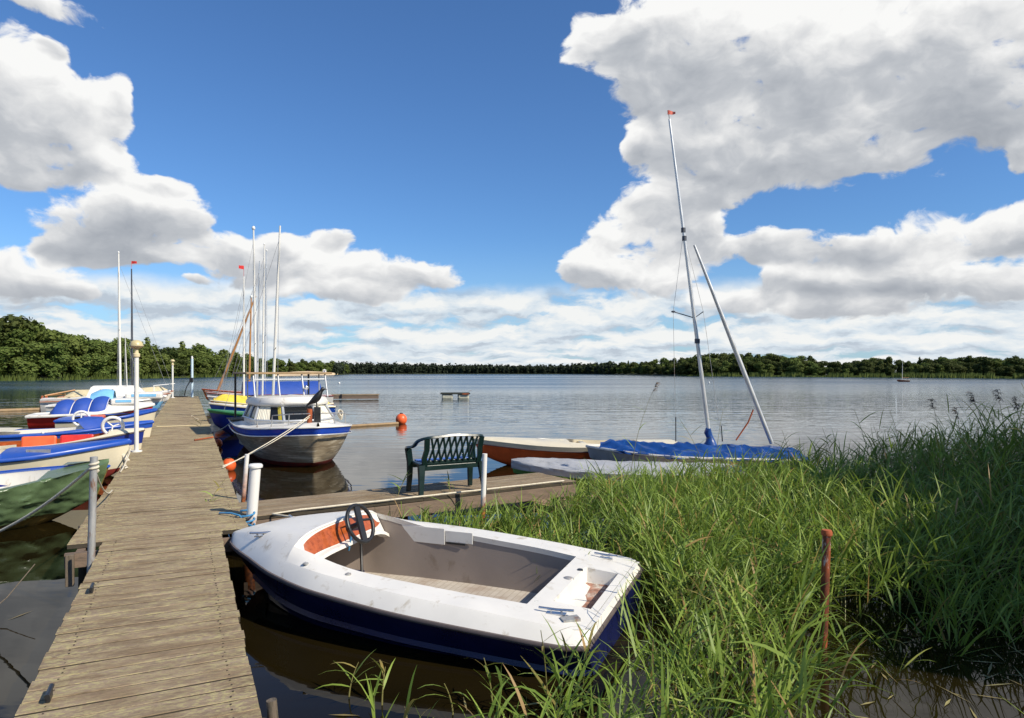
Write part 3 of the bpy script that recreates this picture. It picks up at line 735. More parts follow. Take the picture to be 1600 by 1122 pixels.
DIN = [(0,.86),(.25,.96),(.5,1),(.7,.86),(.85,.56),(.95,.24),(1,.02)]
BLUNT = [(0,.84),(.2,.95),(.45,1),(.65,.9),(.82,.64),(.93,.36),(.98,.17),(1,.03)]
def boat_root(name, label, cat, bow, ang, L, group=None, heel=0, z=0):
    d = Vector((math.cos(ang), math.sin(ang), 0)); o = empty(name, Vector((bow[0], bow[1], z)) - d*L, ang, heel); tag(o, label, cat, group); return o
def steering(root, c, r, tilt, mat=BLACK, col=None):
    """wheel on its column at c, facing aft"""
    rot = Matrix.Rotation(tilt, 3, 'Y'); c = Vector(c)
    ring = [c + rot @ Vector((0, r*math.cos(a), r*math.sin(a))) for a in (2*math.pi*i/28 for i in range(29))]
    w = MB(); w.tube(ring, .017, 8, False)
    o = w.build('steering_wheel', mat, root, 60)
    s = MB(); s.bar(c + rot @ Vector((0,r*.2,-r)), c + rot @ Vector((0,-r*.2,r)), .065, .022, rot @ Vector((1,0,0))); s.tube([c + rot @ Vector((0,-r,.0)), c + rot @ Vector((0,0,.03))], .012, 6)
    s.build('spokes', mat, o, 0)
    MB().tube([c, c + rot @ Vector((.24,0,0))], .026, 10).build('column', mat, o)
    return o
def mast(root, x, y, z0, h, r, mat, lean=(0,0), flag=None, spread=None, stays=True, name='mast', y0=None, L=None, topper=None):
    t = Vector((x + lean[0], y + lean[1], z0 + h)); b0 = Vector((x, y, z0))
    m = MB().tube([b0, b0.lerp(t, .6), t], [r, r*.92, r*.6], 8).build(name, mat, root)
    if spread:
        c = b0.lerp(t, spread); k = MB(); k.tube([c - Vector((0,.32,-.04)), c, c + Vector((0,.32,.04))], .012, 5); k.build('spreader', DKMAST, m)
    if stays:
        k = MB()
        for q in ((x-.1, .55), (x-.1, -.55), (x + (L or 1.6), 0)): k.tube([b0.lerp(t, .93), Vector((q[0], q[1], z0-.15))], .006, 4)
        k.build('stay', STEEL, m)
    if flag:
        k = MB(); a = t + Vector((0,0,.02)); k.tube([t - Vector((0,0,.05)), t + Vector((0,0,.42))], .007, 5); f = t + Vector((0,0,.36))
        rows = [[f + Vector((.30*flag[1]*i/4*flag[2], .30*flag[1]*i/4*flag[3] + .015*math.sin(i*2), .09*(1-.2*i/4))), f + Vector((.30*flag[1]*i/4*flag[2], .30*flag[1]*i/4*flag[3] + .02*math.sin(i*2), -.07*(1-.2*i/4)))] for i in range(5)]
        k.loft(rows); k.build('pennant', flag[0], m, 60)
    if topper: MB().ball(t + Vector((.0,0,.06)), topper, 8, 6, (1,1,1.3)).build('mast_cap', WHITE, m)
    return m
def tube_part(name, pts, r, mat, root, n=6): return MB().tube(pts, r, n).build(name, mat, root, 60)

# --- the open motorboat in the foreground
def hero():
    u = Vector((-.923, .384, 0)); SC = 1.12; st = Vector((.79*SC, 5.03*SC, H - SC*H)); L = 3.66
    ang = math.atan2(u.y, u.x)
    o = empty('motorboat', st, ang, R(-2.0)); o.scale = (SC, SC, SC); tag(o, 'white open motorboat with navy hull and wooden dashboard beside the jetty', 'motorboat')
    # local x towards the bow; local +y points to the camera side
    tab = [(0,.83),(.025,.89),(.12,.925),(.35,.955),(.55,.90),(.7,.745),(.83,.50),(.92,.31),(.97,.17),(1,.03)]
    h = Hull(L, 1.96, tab, [(0,.49),(.3,.55),(.6,.61),(.85,.64),(1,.63)], .12, .8, .40, .5)
    h.outer('hull', NAVY, o)
    # chine strake
    for sg in (1,-1):
        b = MB(); xs = [x for x in h.xs(30) if x < L*.9]
        b.loft([[h.pt(x, .60, sg, .004), h.pt(x, .66, sg, .04), h.pt(x, .71, sg, .004)] for x in xs], flip=sg < 0)
        b.build('spray_rail', NAVY, o, 30)
    rl = h.rail('rub_rail', RUBBER, o, .018)
    X0, X1 = .50, 2.48; wi = .63
    BEV = .085
    def zt(x): return h.z(x) + interp(x/L, [(0,.09),(.2,.11),(.6,.12),(.85,.10),(1,.06)])
    def zd(x, y):
        bb = max(h.b(x) - BEV*min(1, h.b(x)/.3), .01); r = min(abs(y)/bb, 1)
        f = .17 * (1 - r**5) * (max(0, min(1, (L - x)/(L - X1)))**.75 if x > X1 else 1)
        return zt(x) + (f if x >= X1 - .001 else 0)
    bi = lambda x: max(h.b(x) - BEV*min(1, h.b(x)/.3), .008)
    b = MB(); xs = sorted(set([x for x in h.xs(34) if abs(x-X0) > .04 and abs(x-X1) > .04] + [X0, X1]))
    for sg in (1, -1):      # bevelled rim all round
        b.loft([[(x, sg*h.b(x), h.z(x)+.005), (x, sg*(bi(x)+.022), zt(x)-.02), (x, sg*bi(x), zt(x))] for x in xs], flip=sg < 0)
    b.loft([[(0, sg*h.b(0), h.z(0)+.005), (.035, sg*bi(0), zt(0))] for sg in (-1, -.5, 0, .5, 1)])
    b.loft([[(.035, sg*bi(0), zt(0)), (0.001, sg*bi(0), zt(0)-.001)] for sg in (-1,1)])
    fx = [x for x in xs if x >= X1]
    b.loft([[(x, bi(x)*(2*j/16-1), zd(x, bi(x)*(2*j/16-1))) for j in range(17)] for x in fx], flip=True)
    mx = [x for x in xs if X0 <= x <= X1]
    def wx(x): return wi * interp(x, [(X0,.90),(.9,.97),(1.5,1.0),(2.1,.97),(2.48,.92)])
    for sg in (1, -1):      # side decks swell up towards the dash
        def zs_(x, y):
            k = max(0, (x - 1.75)/(X1 - 1.75))**2
            r = min(abs(y)/bi(x), 1); return zt(x) + k*.17*(1 - r**5)
        b.loft([[(x, sg*(wx(x) + (bi(x)-wx(x))*j/4), zs_(x, wx(x) + (bi(x)-wx(x))*j/4)) for j in range(5)] for x in mx], flip=sg > 0)
        b.loft([[(x, sg*wx(x), zs_(x, wx(x))), (x, sg*(wx(x)+.012), zs_(x, wx(x))-.05)] for x in mx], flip=sg < 0)
    # stern deck with a sunk well
    yw = [-bi(.2)] + [-.52,-.50,-.36,-.34,-.1,.18,.40,.42,.58] + [bi(.2)]
    sx = [.035,.09,.10,.20,.34,.36,.43,X0]
    def zw(x, y): return zt(x) - (.11 if .095 <= x <= .35 and -.35 <= y <= .41 else 0)
    b.loft([[(x, max(min(y, bi(x)), -bi(x)) if 0 < i < 10 else (-bi(x) if i == 0 else bi(x)), zw(x, y)) for i, y in enumerate(yw)] for x in sx], flip=True)
    b.build('deck', GELCOAT, o, 32, fix=False)
    d = MB(); g = random.Random(2)
    d.loft([[(x, y, zt(.2) - .104 + .02*nz(x*20, y*20)) for y in (-.33,-.1,.1,.25,.40)] for x in (.105,.18,.26,.345)])
    d.build('leaf_debris', M('leaf_debris', (.3,.15,.1), .9, .5, 14, .6, (.5,.45,.38), .5, 9), o, 0)
    # interior
    def zs2(x):
        k = max(0, (x - 1.75)/(X1 - 1.75))**2; r = wx(x)/bi(x); return zt(x) + k*.17*(1-r**5) - .05
    ZF = .264
    def lw(x, d): return wx(x) + d if x <= X1 else min(wx(X1) + d, bi(x) - .06 + d)
    def lt(x): return zs2(x) if x <= X1 else zt(x) - .06
    b = MB(); X = [X0 + (X1-X0)*i/14 for i in range(15)] + [X1 + .12*i for i in range(1,5)]
    for sg in (1, -1):
        b.loft([[(x, sg*lw(x, .012), lt(x)), (x, sg*lw(x, -.01), .42), (x, sg*lw(x, -.04), ZF)] for x in X], flip=sg < 0)
    b.loft([[(X0, y, zt(X0)), (X0+.01, y*.97, ZF)] for y in (-wx(X0)-.012, 0, wx(X0)+.012)])
    b.build('cockpit_liner', TAUPE, o, 30)
    f = MB(); f.loft([[(x, -lw(x,-.04), ZF), (x, lw(x,-.04), ZF)] for x in X]); 
    m, nt, pb = newmat('checker_mat_floor')
    v = objvec(nt); ch = N(nt, 'ShaderNodeTexBrick'); ch.inputs['Scale'].default_value = 9; ch.offset = 0; ch.inputs['Mortar Size'].default_value = .03; nt.links.new(v, ch.inputs[0])
    ch.inputs['Color1'].default_value = (.52,.47,.4,1); ch.inputs['Color2'].default_value = (.46,.41,.34,1); ch.inputs['Mortar'].default_value = (.33,.28,.22,1)
    nt.links.new(mixc(nt, mrange(nt, noise(nt, v, 3.5, 6).outputs[0], .5, .66, 0, .5), ch.outputs[0], (.26,.18,.13)), pb.inputs['Base Color']); pb.inputs['Roughness'].default_value = .7
    f.build('cockpit_floor', m, o, 0)
    # pale upholstery panels on the far side wall
    b = MB(); b.box((2.0,-.616,.655),(.46,.007,.15)); b.box((1.63,-.627,.66),(.279,.007,.105)); b.build('side_panel', GELCOAT, o, 0, bev=.004)
    b = MB(); b.box((1.66,-.619,.60),(.19,.008,.014)); b.build('panel_trim', BLACK, o, 0)
    # dash: sloped varnished panel let into a recess, white lip under it
    zc = zt(X1) + .155
    pan = MB(); rows = []
    for i in range(23):
        t = i/22; y = -.50 + 1.04*t; e = min(1, math.sin(math.pi*min(max(t,.0),1))**.28) if 0 < t < 1 else .05
        zz = zd(X1+.02, y)
        top = zz - .02 - .075*(1-e); bot = zz - .17 + .07*(1-e)
        rows.append([(X1-.022, y, top), (X1-.055, y, (top+bot)/2), (X1-.092, y, bot), (X1-.07, y, bot-.004)])
    pan.loft(rows, flip=True); pan.build('dashboard', VARNISH, o, 40)
    lip = MB(); rows = []
    for i in range(17):
        y = -.58 + 1.16*i/16; zz = zd(X1+.02, y)
        rows.append([(X1, y, zz+.002), (X1-.008, y, zz-.008), (X1-.005, y, zz-.02), (X1-.09, y, zz-.175), (X1-.135, y, zz-.18), (X1-.14, y, zz-.21), (X1-.03, y, zz-.22)])
    lip.loft(rows, flip=True); lip.build('dash_coaming', GELCOAT, o, 30)
    bk = MB(); bk.loft([[(X1+.48, y, zt(X1+.48)-.03), (X1+.48, y, ZF)] for y in (-lw(X1+.48,0),lw(X1+.48,0))]); bk.build('bulkhead', BLACK, o, 0)
    w = steering(o, (X1-.19, -.05, zc-.02), .165, R(24))
    tube_part('control_cable', [(X1-.05,-.25,zc-.22),(X1-.16,-.1,.42),(X1-.2,.1,.22),(X1-.05,.22,.13)], .013, BLACK, o)
    tube_part('control_cable', [(X1-.05,-.05,zc-.05),(X1-.13,.04,zc+.02),(X1-.16,.04,zc-.1),(X1-.10,.0,zc-.25)], .008, BLUEROPE, o)
    # cleats, studs, fairlead
    def cleat(x, y, a, s=.09):
        z = zd(x, y) if x > X1 else zt(x); c = Vector((x,y,z)); d = Vector((math.cos(a), math.sin(a), 0)); k = MB()
        k.box(c + Vector((0,0,.004)), (s*1.1,s*.4,.008), Matrix.Rotation(a, 3, 'Z')); k.tube([c - d*s*.3, c - d*s*.3 + Vector((0,0,.03))], .008, 6); k.tube([c + d*s*.3, c + d*s*.3 + Vector((0,0,.03))], .008, 6)
        k.tube([c - d*s + Vector((0,0,.034)), c + Vector((0,0,.03)), c + d*s + Vector((0,0,.034))], .009, 8); k.build('cleat', CHROME, o)
    cleat(3.02,.36,.5); cleat(3.22,-.28,-.5); cleat(.27,.62,.1,.12); cleat(.27,-.66,-.1,.1)
    k = MB(); k.box((.16,.66,zt(.1)+.01),(.12,.07,.02), Matrix.Rotation(.7,3,'Z')); k.build('fairlead', STEEL, o)
    k = MB(); k.ball((.40,-.05,zt(.3)+.006),.045,12,6,(1,.8,.35)); k.build('deck_fitting', STEEL, o)
    k = MB(); k.lathe([(.02,0),(.03,.004),(.03,.012),(.0,.013)],12,(.385,-.28,zt(.3)-.004)); k.build('drain_plug', BLACK, o)
    for x in (2.25,1.86): 
        k = MB(); k.lathe([(.022,0),(.022,.01),(.012,.012),(.0,.022)],12,(x,.72,zt(x)+.035*max(0,(x-1.75)/(X1-1.75))**2)); k.build('deck_stud', STEEL, o)
    return o
HERO = hero()

# --- cabin cruiser with canopy
def cruiser():
    phi = R(29); d = Vector((math.sin(phi), -math.cos(phi), 0)); bow = Vector((-4.26, 15.0, 0)); L = 6.0
    o = empty('cabin_boat', bow - d*L, math.atan2(d.y, d.x)); tag(o, 'scuffed grey cabin cruiser with blue band, curtained windows and plywood canopy', 'cabin boat')
    tab = [(0,.88),(.2,.95),(.45,1),(.65,.97),(.8,.83),(.9,.60),(.96,.36),(1,.03)]
    h = Hull(L, 2.6, tab, [(0,.80),(.4,.80),(.7,.84),(1,.95)], .3, .55, .36, .12)
    m, nt, pb = newmat('scuffed_ripple_lit_hull'); v = objvec(nt); Lk = nt.links.new
    n1 = noise(nt, objvec(nt, (.5,.5,2.2), (0,.25,0)), 2.6, 8, .62, .8); n2 = noise(nt, objvec(nt, (.45,.45,7), (0,-.18,0)), 3.4, 7, .62, 1.0)
    c = mixc(nt, mrange(nt, n1.outputs[0], .35, .65), (.24,.185,.12), (.46,.38,.26)); c = mixc(nt, mrange(nt, n2.outputs[0], .54, .62, 0, .75), c, (.7,.62,.47)); c = mixc(nt, mrange(nt, n2.outputs[0], .38, .45, .5, 0), c, (.1,.085,.065))  # scuffs, with ripple light off the water painted in as paler tones
    Lk(c, pb.inputs['Base Color']); pb.inputs['Roughness'].default_value = .4
    zl = lambda x: .10 + .04*max(0, x/L-.6)
    h.outer('hull', m, o, zlo=zl, zhi=lambda x: h.z(x) - .17)
    h.outer('bottom_paint', REDBOT, o, zhi=zl)
    h.outer('blue_band', M('worn_blue_band', (.016,.075,.5), .35, .12, 4, .03, (.2,.19,.2), .3, 3), o, zlo=lambda x: h.z(x) - .17)
    h.rail('rub_rail', ALU, o, .016, -.17); h.rail('toe_rail', GELCOAT, o, .018)
    t = MB(); t.box((-.03,0,.55),(.06,2.0,.5)); t.build('transom_board', PILING, o, 0)
    h.deck(GELCOAT, o, .35, 2.1, .82, 1.0, .11); h.cockpit(GELCREAM, PLANK2, o, .35, 2.1, .2)
    # deckhouse: window ring, then roof
    zb, zw, zr = .88, 1.32, 1.54
    base = [(2.0,1.0),(3.6,.95),(4.3,.40)]; top = [(2.1,.86),(3.25,.80),(3.85,.36)]
    ring = lambda p, z: [Vector((x,y,z)) for x, y in p] + [Vector((x,-y,z)) for x, y in reversed(p)]
    A, B_ = ring(base, zb-.02), ring(base, zb + .10)
    k = MB(); k.loft([A, B_]); k.build('cabin_side', GELCOAT, o, 20)
    C0, D0 = ring(base, zb+.10), ring(top, zw)
    gl = MB(); gl.loft([[p*1 + (q-p)*.0 for p, q in zip(C0, D0)], D0]); gl.build('window', DARKGLASS, o, 0)
    fr = MB()
    for p, q in zip(C0, D0): fr.tube([p + (p - Vector((3,0,p.z)))*.012, q + (q - Vector((3,0,q.z)))*.012], .036, 6)
    off = lambda p: p + (p - Vector((3,0,p.z)))*.012
    fr.tube([off(p) + Vector((0,0,.012)) for p in C0], .025, 6); fr.tube([off(p) for p in D0], .025, 6)
    mid = [(C0[0]+C0[1])/2, (D0[0]+D0[1])/2]; 
    for s_ in (1,-1): fr.tube([Vector((mid[0].x, s_*(mid[0].y+.01), mid[0].z)), Vector((mid[1].x, s_*(mid[1].y+.01), mid[1].z))], .03, 6)
    fr.build('window_frame', M('window_frame_aluminium', (.5,.52,.54), .4, .06, metal=.4), o, 50)
    def pleats(i, a, b_, nm='curtain'):
        """gathered curtain hung just behind pane i, between fractions a and b_ of its width"""
        k = MB(); rows = []
        for j in range(25):
            f = a + (b_-a)*j/24; p = C0[i].lerp(C0[i+1], f); q = D0[i].lerp(D0[i+1], f)
            nrm = (C0[i+1]-C0[i]).cross(D0[i]-C0[i]).normalized(); 
            if nrm.dot(p - Vector((3,0,p.z))) < 0: nrm = -nrm
            w = .008 + .007*math.sin(j*1.9)
            rows.append([p.lerp(q,.05) + nrm*w, p.lerp(q,.5) + nrm*(w*1.1), p.lerp(q,.95) + nrm*w])
        k.loft(rows); k.build(nm, CURTAIN, o, 60)
    # ring order runs port stern -> port bow -> starboard bow -> starboard stern
    pleats(1, .08, .92); pleats(3, .50, .94)
    ys = MB(); p = C0[3].lerp(C0[4], .13); q = D0[3].lerp(D0[4], .13); n_ = Vector((.6,-.75,.2)); ys.bar(p.lerp(q,.02)+n_*.012, p.lerp(q,.98)+n_*.012, .09, .01, n_); ys.build('yellow_pole', YELLOW, o, 0)
    rf = MB(); E = ring(top, zw-.01); mkr = lambda gx, z: [Vector(((p.x-2.9)*gx+2.9, p.y*gx, z + .035*(1-(p.y/.9)**2))) for p in E]
    rows = [E, mkr(1.10, zw+.005), mkr(1.12, zw+.07), mkr(1.04, zr-.03), mkr(.8, zr), mkr(.4, zr+.01), mkr(.01, zr+.012)]
    rf.loft(rows, wrap=True); rf.build('cabin_roof', GELCOAT, o, 50)
    hs = MB(); hs.ball((4.75,.12,.97),.2,16,8,(1.2,1,.18)); hs.build('deck_hatch', DARKGLASS, o)
    # flat plywood canopy over the after half on a light frame
    cz = 2.13
    cp = MB(); cp.box((1.6,0,cz),(2.75,2.15,.05)); cp.build('canopy', ROOFPLY, o, 0, bev=.01)
    fr = MB()
    for y in (-1.02,1.02): fr.tube([(.42,y,.82),(.42,y,cz-.028)], .03, 8)
    fr.build('canopy_post', BLACK, o)
    FM = M('screen_frame', (.42,.43,.44), .4, .1, metal=.5)
    for y in (-.9,-.3,.3,.9): tube_part('screen_strut', [(2.9,y,cz-.03),(3.2,y,zr-.02)], .022, FM, o)
    for y in (-.93,.93): tube_part('screen_strut', [(2.1,y,cz-.03),(2.15,y,zr-.05)], .018, FM, o)
    tube_part('screen_rail', [(2.1,-.93,cz-.16),(2.95,-.9,cz-.16),(2.95,.9,cz-.16)], .016, FM, o)
    gp = MB(); gp.loft([[(2.96,y,cz-.18),(3.19,y,zr)] for y in (-.88,0,.88)]); gp.build('windscreen', CLEAR, o, 0)
    sp = MB(); sp.ball((3.2,.35,zr+.22),.07,10,6,(.6,1,.8)); sp.tube([(3.2,.35,zr),(3.2,.35,zr+.2)], .012, 6); sp.build('searchlight', CHROME, o)
    # bow: bollard, box, pulpit rails, small stanchions
    bl = MB(); bl.tube([(5.62,-.10,.96),(5.62,-.10,1.34)], .06, 12); bl.build('bollard', RUST, o)
    bx = MB(); bx.box((5.62,.07,1.16),(.13,.13,.44)); bx.build('tow_post', BLACK, o, bev=.01)
    for s_ in (1,-1):
        pr = MB(); P_ = [(3.4,s_*1.16,.86),(3.42,s_*1.14,1.08),(4.6,s_*.98,1.16),(5.4,s_*.5,1.22),(5.72,s_*.12,1.24)]
        if s_ > 0: P_ = [(4.2,s_*1.1,.88),(4.2,s_*1.08,1.15)] + P_[2:]
        else: P_ = [(5.0,s_*.82,.9),(5.05,s_*.8,1.18)] + P_[3:]
        pr.tube(P_, .013, 6); pr.tube([(5.4,s_*.5,1.22),(5.4,s_*.52,.93)], .012, 6); pr.build('bow_rail', STEEL, o)
    bs = MB(); bs.tube([(4.35,-1.02,.87),(4.35,-1.02,1.02)], .012, 6); bs.ball((4.35,-1.02,.89),.03,8,5,(1,1,.4)); bs.build('stanchion', STEEL, o)
    rl = MB()
    for k_ in range(4): rl.tube([(3.6+.02*k_+.10*math.cos(a), 1.12+.05*math.sin(a), .93+.03*k_+.16*abs(math.sin(a/2))) for a in (2*math.pi*i/14 for i in range(15))], .016, 5, False)
    rl.build('rope_coil', ROPE, o)
    ju = MB(); ju.box((.9,-1.0,.86),(1.0,.5,.03)); ju.build('side_step', PILING, o, 0, bev=.005)
    MB().ball(h.pt(.9,.82,-1,.01), .05, 8, 6).build('side_light', ORPLAST, o)
    return o, h
CRUISER, CH = cruiser()
def cw(x, y, z):
    ang = CRUISER.rotation_euler.z; c = CRUISER.location
    return Vector((c.x + x*math.cos(ang) - y*math.sin(ang), c.y + x*math.sin(ang) + y*math.cos(ang), z))

# --- black bird perched on the bow
def bird():
    base = cw(5.62, .06, 1.38); o = empty('bird', base, R(185)); tag(o, 'black crow like bird perched at the bow of the grey cabin cruiser', 'bird')
    spine = [(.25,.00,.02,.012),(.18,.07,.035,.025),(.11,.125,.07,.06),(.03,.175,.095,.095),(-.04,.245,.098,.10),(-.085,.31,.072,.075),(-.10,.355,.05,.052),(-.115,.395,.056,.058),(-.145,.415,.046,.044),(-.175,.408,.02,.02),(-.225,.392,.005,.006)]
    b = MB(); rows = []
    for i, (x, z, ry, rz) in enumerate(spine):
        rows.append([Vector((x + rz*math.cos(a)*.35, ry*math.sin(a), z + rz*math.cos(a)*.93)) for a in (2*math.pi*j/12 for j in range(12))])
    b.loft(rows, wrap=True); body = b.build('body', FEATHER, o, 70)
    body.modifiers.new('s', 'SUBSURF').levels = 1
    for s in (1,-1):
        w = MB(); w.loft([[(-.06,s*.076,.26),(-.05,s*.08,.22)],[(.04,s*.09,.20),(.05,s*.088,.15)],[(.15,s*.05,.12),(.15,s*.046,.1)],[(.22,s*.02,.07),(.22,s*.018,.06)]]); w.build('wing', FEATHER, o, 60)
        l = MB(); l.tube([(.02,s*.035,.13),(.0,s*.035,.06),(.015,s*.03,.008)], [.014,.008,.007], 6)
        for a in (-.4,0,.4): l.tube([(.015,s*.03,.008),(-.035,s*.03+.02*a,.005)], .005, 4)
        l.build('leg', BLACK, o)
bird()
# ------------------------------------------------------------------ boats along the left side of the long jetty
AL = JA                                           # bows point square at the jetty (world +x side)
def left_boats():
    # nearest: white interior, green tarpaulin hung over the near side and bow
    L = 4.7; o = boat_root('rowing_boat', 'ochre bottomed boat with green tarpaulin hung over its bow, nearest on the left', 'boat', (-6.1,10.35), AL, L, heel=R(4))
    h = Hull(L, 2.1, DIN, [(0,.54),(.5,.53),(1,.76)], .22, .35)
    h.outer('hull', OCHRE, o); h.deck(BLUE, o, .5, 3.9, .80, 1, .02); h.cockpit(GELCOAT, GELCREAM, o, .5, 3.9, .34, .1)
    h.rail('rub_rail', BLUE, o, .018, .0)
    for x in (1.4, 2.5): MB().box((x,0,.5),(.28,1.3,.04)).build('thwart', GELCOAT, o, 0, bev=.01)
    b = MB(); b.add([(3.0,-.62,.61),(3.55,-.52,.66),(3.02,-.6,.80),(3.1,-.5,.62)], [(0,1,2),(1,3,2),(0,2,3),(0,3,1)]); b.build('splash_board', DKBLUE, o, 0)
    c = MB(); rows = []; n = 120
    for i in range(n+1):
        x = .3 + (L-.28-.02)*i/n; row = []
        e = max(0, (x - 3.9)/.8)
        for j in range(22):
            q = j/21; dz = (.50 + .16*e + .05*nz(x*1.7, 3)) * q
            f = .05*math.sin(x*5 + 3*q + 2*nz(x, q*2)) * q + .03*nz(x*4, q*4, 1) + .045*(1 - abs(nz(x*2.2 + q*1.6, q*2.6 - x*.5, 7)))**7 + .02*(1 - abs(nz(x*5 - q*3, q*4 + x, 2)))**6
            pq = max(0, 1 - dz/(h.z(x)-h.k(x))); pt_ = h.pt(x, pq, -1, .06 + f + .05*q)
            row.append(pt_ + Vector((0,0,(.065 if q < .12 else .035) + .015*nz(x*3,q*3,4))))
        inn = [Vector((x, -h.b(x)*k_*(1-e*.0), h.z(x)+.065 + .05*e*(1-k_))) for k_ in ((0, .5, .9) if e > 0 else (.93, .96, .99))]
        rows.append(inn + row)
    c.loft(rows)
    rows = []
    for i in range(13):                            # flap wrapped round the stem on the far side
        x = 4.1 + (L - 4.12)*i/12
        rows.append([Vector((x, h.b(x)*k_, h.z(x)+.065+.05*(1-k_))) for k_ in (0,.6,.98)] + [h.pt(x, 1-q, 1, .03 + .03*nz(x*5,q*5)) for q in (.15,.3,.45,.6)])
    c.loft(rows, flip=True); c.build('tarpaulin', TARPGREEN, o, 70, fix=True)
    # blue deck, cream sides, red bottom
    L = 4.9; o = boat_root('motorboat', 'cream boat with blue deck and red bottom, second from the front on the left', 'boat', (-7.25,12.95), AL - .04, L)
    h = Hull(L, 1.75, DIN, [(0,.66),(.6,.68),(1,.86)], .22, .15); zb = lambda x: .24 + .14*(x/L)**3
    h.outer('hull', GELCREAM, o, zlo=zb); h.outer('bottom_paint', REDBOT, o, zhi=zb); h.rail('rub_rail', BLUE, o, .04, -.01)
    h.deck(BLUE, o, .5, 3.0, .74, .62, .05, .08); h.cockpit(GELCREAM, ROOFPLY, o, .5, 3.0, .3)
    c = MB(); c.loft([[(x, s*h.w(x), h.dz(x, h.w(x))), (x, s*h.w(x), h.dz(x,h.w(x))+.06)] for s in (1,) for x in (.5+.25*i for i in range(11))]); c.loft([[(x, -h.w(x), h.dz(x, h.w(x))), (x, -h.w(x), h.dz(x,h.w(x))+.06)] for x in (.5+.25*i for i in range(11))]); c.build('coaming', GELCREAM, o, 0)
    b = MB(); b.box((3.55,-.52,h.z(3.5)+.075),(.4,.012,.07), Matrix.Rotation(-.3,3,'Z')); b.build('handrail', STEEL, o, 0)
    b = MB(); b.tube([(4.72,-.02,.70),(4.9,-.05,.44),(5.0,0,.40)], .045, 8); b.build('bow_fender', ROPE, o)
    b = MB(); p = h.pt(3.6,.72,-1,.006); b.box(p,(.26,.012,.10), Matrix.Rotation(-.18,3,'Z')); b.build('yellow_tag', YELLOW, o, 0)
    # cream boat with orange seats and a white ring on the foredeck
    L = 4.7; o = boat_root('motorboat', 'cream boat with orange seats and blue bow band on the left of the jetty', 'boat', (-8.0,14.85), AL, L)
    h = Hull(L, 1.8, BLUNT, [(0,.66),(.6,.70),(1,.90)], .22, .15); zb = lambda x: .2 + .12*(x/L)**3; zc = lambda x: h.z(x) - .27
    h.outer('bottom_paint', REDBOT, o, zhi=zb); h.outer('hull', GELCREAM, o, zlo=zb, zhi=zc); h.outer('blue_band', DKBLUE, o, zlo=zc); h.rail('rub_rail', RUBBER, o, .018)
    h.deck(GELCREAM, o, 2.0, 4.05, .84, .74, .05, .07); h.cockpit(VARNISH, VARNISH, o, 2.0, 4.05, .22)
    def seat(x, y, w, mat, nm='seat'):
        b = MB(); b.box((x,y,.50),(.6,w,.2)); b.box((x,y+.3,.70),(.62,.1,.26), Matrix.Rotation(-.2,3,'X')); b.build(nm, mat, o, 0, bev=.04)
    seat(2.75,-.02,.8,ORPLAST); seat(3.42,.02,.62,RED)
    k = MB(); k.tube([(4.12+.19*math.cos(a), -.15-.05*math.sin(a), 1.02+.19*math.sin(a)) for a in (2*math.pi*i/24 for i in range(25))], .035, 8, False)
    for a in (.3,2.4,4.5): k.tube([(4.12,-.15,1.02),(4.12+.18*math.cos(a),-.15,1.02+.18*math.sin(a))], .016, 6)
    k.build('steering_wheel', WHITE, o, 60)
    b = MB(); b.box((1.2,-.8,h.z(1.2)+.09),(.5,.012,.09)); b.build('handrail', STEEL, o, 0)
    # long white boat with blue gunwale and a blue screen
    L = 5.6; o = boat_root('motorboat', 'long white boat with broad blue gunwale and blue windscreen, fourth on the left', 'boat', (-9.2,17.5), AL - .06, L)
    h = Hull(L, 1.9, DIN, [(0,.66),(.6,.70),(1,.88)], .22, .2); zb = lambda x: .2 + .15*(x/L)**3
    h.outer('bottom_paint', REDBOT, o, zhi=zb); h.outer('hull', GELCREAM, o, zlo=zb, zhi=lambda x: h.z(x)-.13); h.outer('blue_band', BLUE, o, zlo=lambda x: h.z(x)-.13, out=.012)
    h.deck(BLUE, o, .5, 4.2, .78, .70, .05, .05); h.cockpit(GELCOAT, GELCOAT, o, .5, 4.2, .35); h.rail('rub_rail', BLUE, o, .03)
    b = MB(); b.loft([[(.5+.31*i, .72*math.sin(.6+.1*i)*s if False else s*.60, h.dz(1,.6)+.10*math.sin(math.pi*i/10)) for s in (1,.4,-.4,-1)] for i in range(8)]); b.build('engine_cover', GELCREAM, o, 40)
    g = MB(); rows = []
    for i in range(13):
        a = math.pi*(i/12 - .5); y = .58*math.sin(a); x = 4.2 + .42*math.cos(a); rows.append([(x, y, h.dz(x, y)-.01), (x-.16, y*.9, h.dz(x,y)+.17), (x-.5, y*.85, h.dz(x,y)+.19)])
    g.loft(rows); g.build('windscreen', TENTBLUE, o, 40)
    k = MB(); k.tube([(4.0+.18*math.cos(a), .1, 1.0+.18*math.sin(a)) for a in (2*math.pi*i/20 for i in range(21))], .03, 8, False); k.tube([(4.0,.1,.82),(4.0,.1,1.18)],.018,6); k.build('steering_wheel', WHITE, o, 60)
    b = MB(); [b.ball((x,-h.b(x)*.93,h.z(x)+.05),.035,8,5) for x in (1.0,2.2,3.4)]; b.build('rail_stud', WHITE, o)
    # cream cuddy with blue rounded bow
    L = 2.6; o = boat_root('motorboat', 'cream boat with rounded blue bow and dark open cockpit, fifth on the left', 'boat', (-11.3,21.7), AL, L)
    h = Hull(L, 1.9, BLUNT, [(0,.72),(.6,.78),(1,.95)], .22, .2); zb = lambda x: .3 + .15*(x/L)**3
